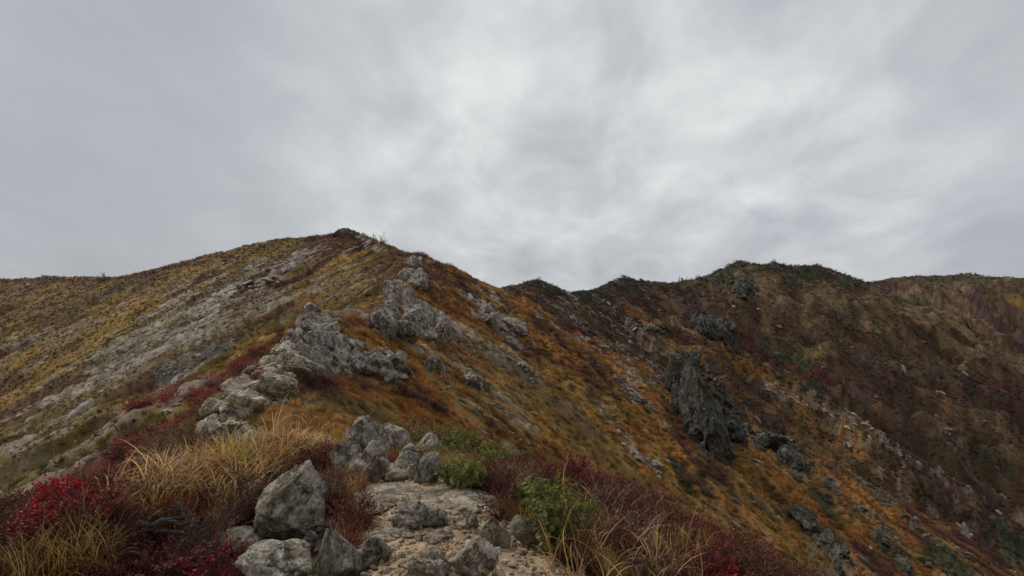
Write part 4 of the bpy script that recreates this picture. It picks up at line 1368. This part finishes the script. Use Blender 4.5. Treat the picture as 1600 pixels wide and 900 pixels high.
def shrub(label, px, py, wpx, hpx, kind, seed, bark='bark', leaf=(.030, .015), dens=1.0, name='shrub', stiff=1.0, cat='shrub'):
    """a bush of branching twigs with its leaves on the twigs"""
    rg = random.Random(seed)
    g = near_ground(px, py)
    R = wpx / FPX * g[1] * .5
    Hh = hpx / FPX * g[1]
    tw = MB(); lf = MB()
    rosette = kind in ('green', 'greenred')
    if rosette:
        FOOT.append((g[0], g[1] - R * .3, R * .9))
    nst = int((9 + 26 * min(R, .6)) * (2.3 if rosette else 1))
    pal = PAL[kind]
    tips = []
    for k in range(nst):
        az = rg.uniform(0, 6.283); rad = math.sqrt(rg.random())
        top = Vector((math.cos(az) * R * rad, math.sin(az) * R * rad, Hh * (1.0 - .45 * rad * rad) * rg.uniform(.72, 1.08)))
        b0 = Vector((math.cos(az) * R * .25 * rad, math.sin(az) * R * .25 * rad, -.04))
        mid = b0.lerp(top, .5) + Vector((rg.uniform(-.15, .15) * R, rg.uniform(-.15, .15) * R, .06 * Hh))
        q = [b0, b0.lerp(mid, .55), mid, mid.lerp(top, .55) + Vector((rg.uniform(-.06, .06) * R, rg.uniform(-.06, .06) * R, 0)), top]
        tw.tube([tuple(v) for v in q], [.006, .0052, .0042, .003, .0016], 4)
        for j in range(6):
            t = rg.uniform(.12, .98)
            i = min(int(t * 4), 3)
            p0 = q[i].lerp(q[i + 1], t * 4 - i)
            dirv = Vector((math.cos(az) * rad + rg.uniform(-.9, .9), math.sin(az) * rad + rg.uniform(-.9, .9), rg.uniform(.25, 1.2))).normalized()
            ln = rg.uniform(.18, .42) * min(R * 1.4, Hh)
            p1 = p0 + dirv * ln * .5 + Vector((0, 0, .02 * ln)); p2 = p0 + dirv * ln + Vector((0, 0, .12 * ln))
            tw.tube([tuple(p0), tuple(p1), tuple(p2)], [.0026, .002, .001], 3)
            tips.append((p0, p2, dirv))
        tips.append((q[2], top, (top - mid).normalized()))
    nl = int(dens * 11)
    for p0, p2, dv in tips:
        c0 = rg.choice(pal)
        if rosette:
            c0 = rg.choice(pal); sh = rg.uniform(.75, 1.3)
            for ring, cnt in ((1.0, 7), (.72, 6), (.45, 5)):
                pc = p0.lerp(p2, ring)
                for a in range(cnt):
                    an = 6.283 * a / cnt + rg.random()
                    s_ = dv.orthogonal().normalized(); u_ = dv.cross(s_)
                    o_ = s_ * math.cos(an) + u_ * math.sin(an)
                    d_ = o_ + dv * rg.uniform(.2, .9)
                    f = sh * rg.uniform(.8, 1.2)
                    lf.leaf(pc, d_, dv, leaf[0] * rg.uniform(.75, 1.25), leaf[1] * rg.uniform(.8, 1.2), 1.0)
                    lf.s[-4:] = [(c0[0] * f, c0[1] * f, c0[2] * f)] * 4
        else:
            for a in range(nl):
                t = rg.uniform(.1, 1.03)
                pc = p0.lerp(p2, t) + Vector((rg.gauss(0, .006), rg.gauss(0, .006), rg.gauss(0, .006)))
                d_ = dv * .6 + Vector((rg.uniform(-1, 1), rg.uniform(-1, 1), rg.uniform(-.5, .8)))
                c = c0 if rg.random() < .55 else rg.choice(pal)
                f = rg.uniform(.75, 1.3)
                lf.leaf(pc, d_, (rg.uniform(-.7, .7), rg.uniform(-.7, .7), 1), leaf[0] * rg.uniform(.7, 1.3), leaf[1] * rg.uniform(.7, 1.3), 1.0)
                lf.s[-4:] = [(c[0] * f, c[1] * f, c[2] * f)] * 4
    root = bpy.data.objects.new(name, None)
    COL.objects.link(root); root.location = (g[0], g[1], H(g[0], g[1]))
    tag(root, label, cat)
    link('stem', tw.mesh('stem', M[bark]), root)
    link('foliage', lf.mesh('foliage', M['leaf']), root)
    return root


def foreground_shrubs():
    L_ = [
        ('crimson-leaved bush at the left edge above the golden grass mound', 62, 872, 120, 74, 'crimson'),
        ('bright crimson bush under the tall plumed grass', 128, 838, 110, 78, 'crimson'),
        ('scarlet bush glowing at the left end of the straw grass', 208, 768, 74, 46, 'scarlet'),
        ('scarlet spray of leaves on the slope edge beside the tall plumed grass', 98, 806, 70, 56, 'scarlet'),
        ('scarlet bush low between the crimson bushes and the golden mound', 60, 846, 60, 46, 'scarlet'),
        ('dusky maroon bush between the plumed grass and the scarlet bush', 160, 788, 90, 56, 'maroon'),
        ('maroon bush behind the straw grass under the red heath strip', 258, 748, 120, 54, 'maroon'),
        ('maroon bush at the foot of the pale rib behind the straw grass', 320, 722, 100, 44, 'maroon'),
        ('dark red bush at the left edge behind the golden grass mound', 14, 900, 90, 62, 'maroon'),
        ('maroon bush in the bottom left between golden grass and low boulder', 238, 918, 110, 66, 'maroon'),
        ('crimson bush at the bottom edge left of the broad lumpy boulder', 328, 922, 100, 66, 'crimson'),
        ('dark twiggy maroon bush above the low rounded boulder', 312, 872, 110, 70, 'dusky'),
        ('dusky bush under the straw grass beside the dead root', 262, 842, 90, 48, 'dusky'),
        ('dusky twiggy bush pressed against the left side of the tall boulder', 384, 826, 84, 92, 'dusky'),
        ('dark bush between the straw grass and the tall boulder', 356, 808, 90, 60, 'dusky'),
        ('russet and maroon bush at the right side of the tall boulder', 545, 836, 64, 84, 'maroon'),
        ('russet bush between the tall boulder and the flat tan slab', 526, 800, 60, 62, 'russet'),
        ('maroon bush behind the tall boulder near the outcrop', 500, 745, 80, 50, 'maroon'),
        ('glossy green bush beside the dark angular boulder, largest of the green ones', 872, 872, 92, 124, 'green'),
        ('small green bush left of the largest green bush', 832, 806, 46, 48, 'green'),
        ('green bush on top of the outcrop end, highest of the green ones', 722, 728, 60, 56, 'green'),
        ('green bush overhanging the far end of the broad flat slab', 722, 768, 66, 44, 'green'),
        ('green bush among dry twigs right of the highest green bush', 772, 724, 46, 40, 'green'),
        ('mixed green and red bush growing on the grey outcrop', 632, 690, 84, 50, 'greenred'),
        ('yellow-green and red bush between the outcrop and the highest green bush', 678, 705, 70, 58, 'greenred'),
        ('crimson bush at the back of the outcrop shrubs', 690, 672, 90, 40, 'maroon'),
        ('maroon twiggy bush right of the broad flat slab', 782, 775, 80, 50, 'maroon'),
        ('maroon bush behind the small green bush', 828, 762, 96, 46, 'maroon'),
        ('red-stemmed bush on the ridge edge above the largest green bush', 900, 770, 100, 50, 'crimson'),
        ('russet bush between the far slab and the small green bush', 800, 800, 50, 37, 'russet'),
        ('crimson bush right of the largest green bush', 944, 820, 100, 67, 'maroon'),
        ('deep red bush on the ridge edge halfway to the right', 1000, 812, 110, 61, 'maroon'),
        ('dark maroon bush below the deep red bush on the ridge edge', 985, 872, 120, 67, 'maroon'),
        ('maroon bush above the arching grass stems on the right', 1056, 850, 110, 61, 'maroon'),
        ('dusky bush at the bottom edge between yellow tussock and arching grass', 1010, 925, 110, 53, 'dusky'),
        ('maroon bush around the arching grass stems at the bottom edge', 1080, 915, 130, 59, 'maroon'),
        ('crimson bush at the bottom edge right of the arching grass', 1130, 928, 70, 45, 'crimson'),
        ('tan and maroon bush on the ridge edge at lower right', 1150, 880, 110, 45, 'russet'),
        ('brown twiggy bush at the lower right end of the ridge edge', 1212, 918, 110, 51, 'tanbrown'),
    ]
    for i, (lb, px, py, w, h, k) in enumerate(L_):
        g = k in ('green', 'greenred')
        shrub(lb, px, py, w * 1.12, h * 1.05, k, 900 + i, 'redbark' if k in ('crimson', 'scarlet') or (k == 'maroon' and i % 2) else ('greybark' if k == 'maroon' else 'bark'),
              (.028, .013) if g else ((.034, .017) if k in ('crimson', 'scarlet') else (.024, .011)), 1.0 if k != 'dusky' else .8)


foreground_shrubs()

STRAW = [(.62, .40, .17), (.50, .33, .10), (.74, .52, .29), (.42, .20, .09), (.46, .36, .07), (.36, .17, .08)]
GOLD = [(.50, .32, .08), (.40, .24, .05), (.58, .40, .15), (.30, .18, .04)]
YEL = [(.40, .27, .03), (.30, .22, .03), (.48, .30, .04), (.25, .19, .04)]


def tussock(label, px, py, n, ln, pal, seed, droop=1.4, lean=.45, width=.006, r0=.06, az=None, name='grass_tussock', segs=6):
    rg = random.Random(seed)
    g = near_ground(px, py)
    b = MB()
    for k in range(n):
        a = rg.uniform(0, 6.283) if az is None else rg.gauss(az, .6)
        r = r0 * math.sqrt(rg.random()); a2 = rg.uniform(0, 6.283)
        i0 = len(b.v)
        b.blade((r * math.cos(a2), r * math.sin(a2), -.02), a, ln * rg.uniform(.5, 1.1), abs(rg.gauss(0, lean)), droop * rg.uniform(.35, 1.35), width * rg.uniform(.6, 1.3), segs, 1.0, 1.0, rg.uniform(-1.2, 1.2))
        c = rg.choice(pal); f = rg.uniform(.75, 1.2)
        b.s[i0:] = [(c[0] * f, c[1] * f, c[2] * f)] * (len(b.v) - i0)
    o = link(name, b.mesh(name, M['leaf']), None, (g[0], g[1], H(g[0], g[1])))
    tag(o, label, 'grass')
    return o


def foreground_grass():
    tussock('golden drooping mound of grass in the bottom left corner', 62, 905, 340, .52, GOLD, 1, 1.9, .5, .006, .22)
    tussock('golden drooping grass right of the corner mound', 138, 890, 220, .48, GOLD, 2, 1.9, .5, .006, .16)
    tussock('pale green and straw grass clump below the plumed grass', 120, 852, 120, .42, [(.32, .30, .09), (.40, .30, .12), (.27, .24, .07)], 3, 1.5, .35, .006, .1)
    tussock('yellow tussock by the path behind the knobbly boulder', 803, 806, 130, .17, YEL, 4, 1.0, .4, .005, .06)
    tussock('yellow tussock at the right edge of the path in the bottom', 948, 893, 170, .22, YEL, 5, 1.2, .45, .005, .09)
    tussock('orange-yellow tussock right of the tall boulder', 540, 790, 200, .24, YEL + [(.36, .16, .04)], 6, 1.2, .45, .005, .1)
    tussock('mossy green tuft between the broad boulder and the streaked wedge', 497, 893, 130, .16, [(.12, .12, .03), (.17, .16, .05), (.08, .09, .025)], 7, 1.0, .35, .004, .05)
    tussock('small orange tussock on the outcrop between the green bushes', 696, 715, 90, .2, YEL + [(.4, .16, .05)], 8, 1.0, .35, .005, .05)
    tussock('thin yellow grass at the right end of the far slab', 755, 772, 70, .2, YEL, 9, 1.0, .3, .005, .06)
    tussock('straw grass clump among the red bushes right of the largest green bush', 945, 842, 50, .36, STRAW, 10, 1.5, .4, .005, .08)
    tussock('pale arching grass stems among the maroon bushes at the bottom right', 1030, 912, 26, .56, STRAW, 11, 2.0, .5, .006, .05)
    tussock('thin grass tuft on the ridge edge above the red-stemmed bush', 935, 745, 22, .5, STRAW, 12, 1.6, .4, .006, .05)
    tussock('reddish straw clump above the dead root', 290, 838, 60, .36, STRAW + [(.25, .09, .05)], 13, 1.3, .4, .005, .08)
    tussock('reddish grass clump left of the tall boulder', 330, 850, 60, .46, [(.25, .09, .05), (.30, .16, .08)], 14, 1.2, .5, .005, .08, 0.6)
    # tall plumed grass
    def plume(label, px, py, topx, topy, seed, heads=True, nleaf=9):
        rg = random.Random(seed)
        g = ground_at(px, py)
        top = Vector(P(topx, topy, g[1])) - Vector((g[0], g[1], g[2]))
        b = MB(); hd = MB()
        q = [Vector((0, 0, -.03)), top * .35 + Vector((.01, 0, 0)), top * .7 + Vector((.012, 0, 0)), top]
        b.tube([tuple(v) for v in q], [.0035, .003, .0022, .0012], 4, 1.0)
        b.s = [(.36, .22, .12)] * len(b.v)
        if heads:
            for k in range(90):
                t = rg.uniform(.74, 1.0)
                p = q[2].lerp(q[3], (t - .7) / .3)
                w = .022 * (1.02 - t) / .26 + .012
                hd.leaf(p, (rg.uniform(-1, 1), rg.uniform(-1, 1), rg.uniform(.3, 1.6)), (0, -1, .3), w * rg.uniform(.5, 1.2), .007, 1.0)
                c = rg.choice(STRAW)
                hd.s[-4:] = [c] * 4
        root = bpy.data.objects.new('plumed_grass', None); COL.objects.link(root); root.location = g
        tag(root, label, 'grass')
        link('stem', b.mesh('stem', M['leaf']), root)
        bl = MB()
        for k in range(9):
            i0 = len(bl.v)
            t = rg.uniform(.02, .45)
            bl.blade(tuple(top * t), rg.uniform(0, 6.28), rg.uniform(.15, .3), .3, rg.uniform(1, 2), .007, 6)
            bl.s[i0:] = [rg.choice(STRAW)] * (len(bl.v) - i0)
        link('leaf', bl.mesh('leaf', M['leaf']), root)
        if heads:
            link('plume', hd.mesh('plume', M['leaf']), root)
    plume('tall plumed grass rising above the crimson bushes at left', 138, 850, 118, 690, 21)
    plume('single tall thin grass stem standing among the maroon bushes at right', 1028, 900, 1021, 742, 22, False)
    plume('thin grass stem with a small white head right of the largest green bush', 944, 850, 965, 798, 23, True)


foreground_grass()


def straw_mass():
    poly = np.array([ground_at(*p)[:2] for p in [(190, 815), (225, 768), (300, 738), (380, 722), (470, 706), (505, 728), (430, 765), (390, 800), (300, 818)]])
    lo, hi = poly.min(0), poly.max(0)
    n = 1900
    x = RNG.uniform(lo[0], hi[0], n); y = RNG.uniform(lo[1], hi[1], n)
    k = in_poly(x + RNG.normal(0, .12, n), y + RNG.normal(0, .12, n), poly)
    x, y = x[k], y[k]
    n = len(x)
    h = height_full(x, y)
    pal = np.array(STRAW)
    col = pal[RNG.integers(0, len(pal), n)] * np.exp(RNG.normal(0, .18, n))[:, None]
    s = np.exp(RNG.normal(0, .18, n)) * .95
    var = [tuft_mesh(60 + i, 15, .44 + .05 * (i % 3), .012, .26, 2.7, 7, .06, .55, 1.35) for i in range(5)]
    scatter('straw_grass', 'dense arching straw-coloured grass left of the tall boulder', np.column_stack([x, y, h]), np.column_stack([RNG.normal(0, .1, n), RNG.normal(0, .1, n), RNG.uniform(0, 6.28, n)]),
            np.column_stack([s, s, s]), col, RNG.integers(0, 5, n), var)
    print('straw', n)


straw_mass()


def stray_grass():
    poly = np.array([ground_at(*p)[:2] for p in [(850, 880), (900, 790), (980, 810), (1060, 860), (1110, 900), (1110, 940), (960, 960)]])
    n = 190
    lo, hi = poly.min(0), poly.max(0)
    x = RNG.uniform(lo[0], hi[0], n); y = RNG.uniform(lo[1], hi[1], n)
    k = in_poly(x, y, poly)
    x, y = x[k], y[k]
    n = len(x)
    pal = np.array(STRAW)
    col = pal[RNG.integers(0, len(pal), n)] * np.exp(RNG.normal(0, .18, n))[:, None]
    s = np.exp(RNG.normal(0, .22, n)) * .85
    var = [tuft_mesh(80 + i, 4, .44, .009, .4, 2.3, 7, .05, .6, 1.25) for i in range(5)]
    scatter('straw_grass', 'thin stray straw-coloured grass among the maroon bushes right of the path', np.column_stack([x, y, height_full(x, y)]),
            np.column_stack([RNG.normal(0, .15, n), RNG.normal(0, .15, n), RNG.uniform(0, 6.28, n)]), np.column_stack([s, s, s]), col, RNG.integers(0, 5, n), var)


stray_grass()


def ground_cover():
    n = 30000
    r = 2.2 + 8.3 * np.sqrt(RNG.random(n))
    th = np.radians(RNG.uniform(-50, 50, n))
    x = r * np.sin(th); y = r * np.cos(th)
    k = ~path_mask(x, y)
    x, y, r = x[k], y[k], r[k]
    n = len(x)
    h = height_full(x, y)
    sel = fbm2(x / .8, y / .8, 3, 97)
    red = np.array(PAL['maroon'] + PAL['dusky'] + PAL['russet'])
    gr = np.array(GOLD + STRAW + YEL[:2]) * .75
    sel = sel - .035 * (x > .5)
    bush = sel < .54
    c1 = red[RNG.integers(0, len(red), n)]
    c2 = gr[RNG.integers(0, len(gr), n)]
    v1 = [bush_mesh(700 + i, 300, .5, (.055, .026)) for i in range(4)]
    v2 = [tuft_mesh(720 + i, 34, .5, .011, .5, 1.5, 4, .12) for i in range(4)]
    rot = np.column_stack([RNG.normal(0, .15, n), RNG.normal(0, .15, n), RNG.uniform(0, 6.28, n)])
    s = .26 * np.exp(RNG.normal(0, .3, n)).clip(.5, 1.5) * np.interp(r, [2, 12], [.9, 1.3])
    P3 = np.column_stack([x, y, h - .01])
    for fx, fy, fr in FOOT:
        bush = bush & (np.hypot(x - fx, y - fy) > fr)
        sel = np.where(np.hypot(x - fx, y - fy) > fr, sel, -1)
    kb = bush & (RNG.random(n) < .55); kg = (sel >= .54) & (RNG.random(n) < .55)
    S3 = np.column_stack([s, s, s])
    scatter('heath', 'low maroon and brown heath growing on the ridge beside the path', P3[kb], rot[kb], S3[kb], c1[kb], RNG.integers(0, 4, kb.sum()), v1)
    scatter('dry_grass', 'short golden grass growing on the ridge beside the path', P3[kg], rot[kg], S3[kg] * np.where(x[kg] > .3, 1.0, 1.5)[:, None], c2[kg], RNG.integers(0, 4, kg.sum()), v2)


ground_cover()


# ------------------------------------------------------------------ bare twigs and dead wood


def bare_shrub(label, px, py, hpx, wpx, seed, bark='bark', n=9, name='bare_shrub', thick=1.0, up=1.0):
    rg = random.Random(seed)
    g = ground_at(px, py)
    sc = g[1] / FPX
    hh, ww = hpx * sc, wpx * sc
    th = max(.0035, .0006 * g[1]) * thick
    b = MB(); f = MB()

    def grow(p, d, ln, r, lev):
        q = [p]
        dd = d.copy()
        for i in range(3):
            dd = (dd + Vector((rg.gauss(0, .22), rg.gauss(0, .22), rg.gauss(.06, .15)))).normalized()
            q.append(q[-1] + dd * ln / 3)
        b.tube([tuple(v) for v in q], [r, r * .85, r * .7, r * .5], 4 if lev == 0 else 3)
        if lev < 2:
            for k in range(3 if lev == 0 else 3):
                i = rg.randint(1, 3)
                grow(q[i], (dd + Vector((rg.uniform(-1, 1), rg.uniform(-1, 1), rg.uniform(-.1, .8)))).normalized(), ln * rg.uniform(.4, .65), r * .55, lev + 1)
    for k in range(n):
        a = rg.uniform(0, 6.283)
        o = Vector((math.cos(a), math.sin(a), 0)) * ww * .5 * rg.random()
        grow(o - Vector((0, 0, .05)), Vector((math.cos(a) * .5 * ww / (hh + ww), math.sin(a) * .5 * ww / (hh + ww), up)).normalized(), hh * rg.uniform(.5, .8), th, 0)
    root = bpy.data.objects.new(name, None); COL.objects.link(root); root.location = (g[0], g[1], g[2])
    tag(root, label, 'shrub')
    link('branch', b.mesh('branch', M[bark]), root)
    return root


bare_shrub('bare shrub on the skyline just right of the summit, taller of the two', 592, 386, 20, 16, 1, n=7)
bare_shrub('bare shrub on the skyline between the summit and the halfway crag', 610, 393, 13, 16, 2, n=7)
bare_shrub('lone tiny bare shrub on the skyline far left', 162, 434, 8, 6, 3, n=4)
bare_shrub('bare shrub on the skyline left of the highest right-hand peak', 1066, 439, 9, 14, 4, n=5)
bare_shrub('bare shrub on the skyline next to the shoulder of the highest right-hand peak', 1090, 436, 7, 10, 5, n=5)
bare_shrub('bare shrub on top of the highest right-hand peak', 1150, 411, 6, 9, 6, n=4)
bare_shrub('bare shrub on the flat top right of the highest right-hand peak', 1212, 413, 8, 10, 7, n=5)
bare_shrub('bare shrub on the farthest skyline at right', 1520, 431, 6, 12, 8, n=5)
bare_shrub('bleached leafless twigs at the lower right edge of the ridge', 1282, 905, 70, 60, 9, 'greybark', 9, thick=1.0)
bare_shrub('tangle of grey dead twigs among the maroon bushes behind the far slab', 800, 738, 36, 50, 10, 'greybark', 8)
bare_shrub('dark crooked twigs at the bottom edge below the tan bush', 1180, 915, 46, 60, 11, 'deadwood', 6, thick=1.6, up=.5)
bare_shrub('dark dry twigs rising behind the tall pointed boulder', 440, 765, 50, 60, 12, 'deadwood', 7, up=.6)


def dead_root():
    rg = random.Random(5)
    g = ground_at(215, 850)
    b = MB()
    k = g[1] / FPX
    for (x0, y0, x1, y1, r) in [(-50, 18, 0, 24, .03), (0, 24, 70, 40, .028), (-10, 20, 30, 52, .02), (10, 20, 80, 14, .024), (-40, 10, -70, 30, .018), (20, 30, 10, 8, .02), (40, 32, 95, 30, .014), (-20, 24, -50, 44, .012)]:
        pts = []
        for i in range(7):
            t = i / 6
            pts.append(((x0 + (x1 - x0) * t) * k + rg.gauss(0, .012), rg.gauss(0, .03) + (.1 if y1 > 40 else 0) * t, (y0 + (y1 - y0) * t) * k + rg.gauss(0, .012)))
        b.tube(pts, [r * (1 - .6 * i / 6) * rg.uniform(.8, 1.2) for i in range(7)], 7)
    o = link('dead_root', b.mesh('dead_root', M['deadwood'], True), None, g)
    tag(o, 'dark gnarled dead root lying below the straw grass at left', 'dead wood')


dead_root()
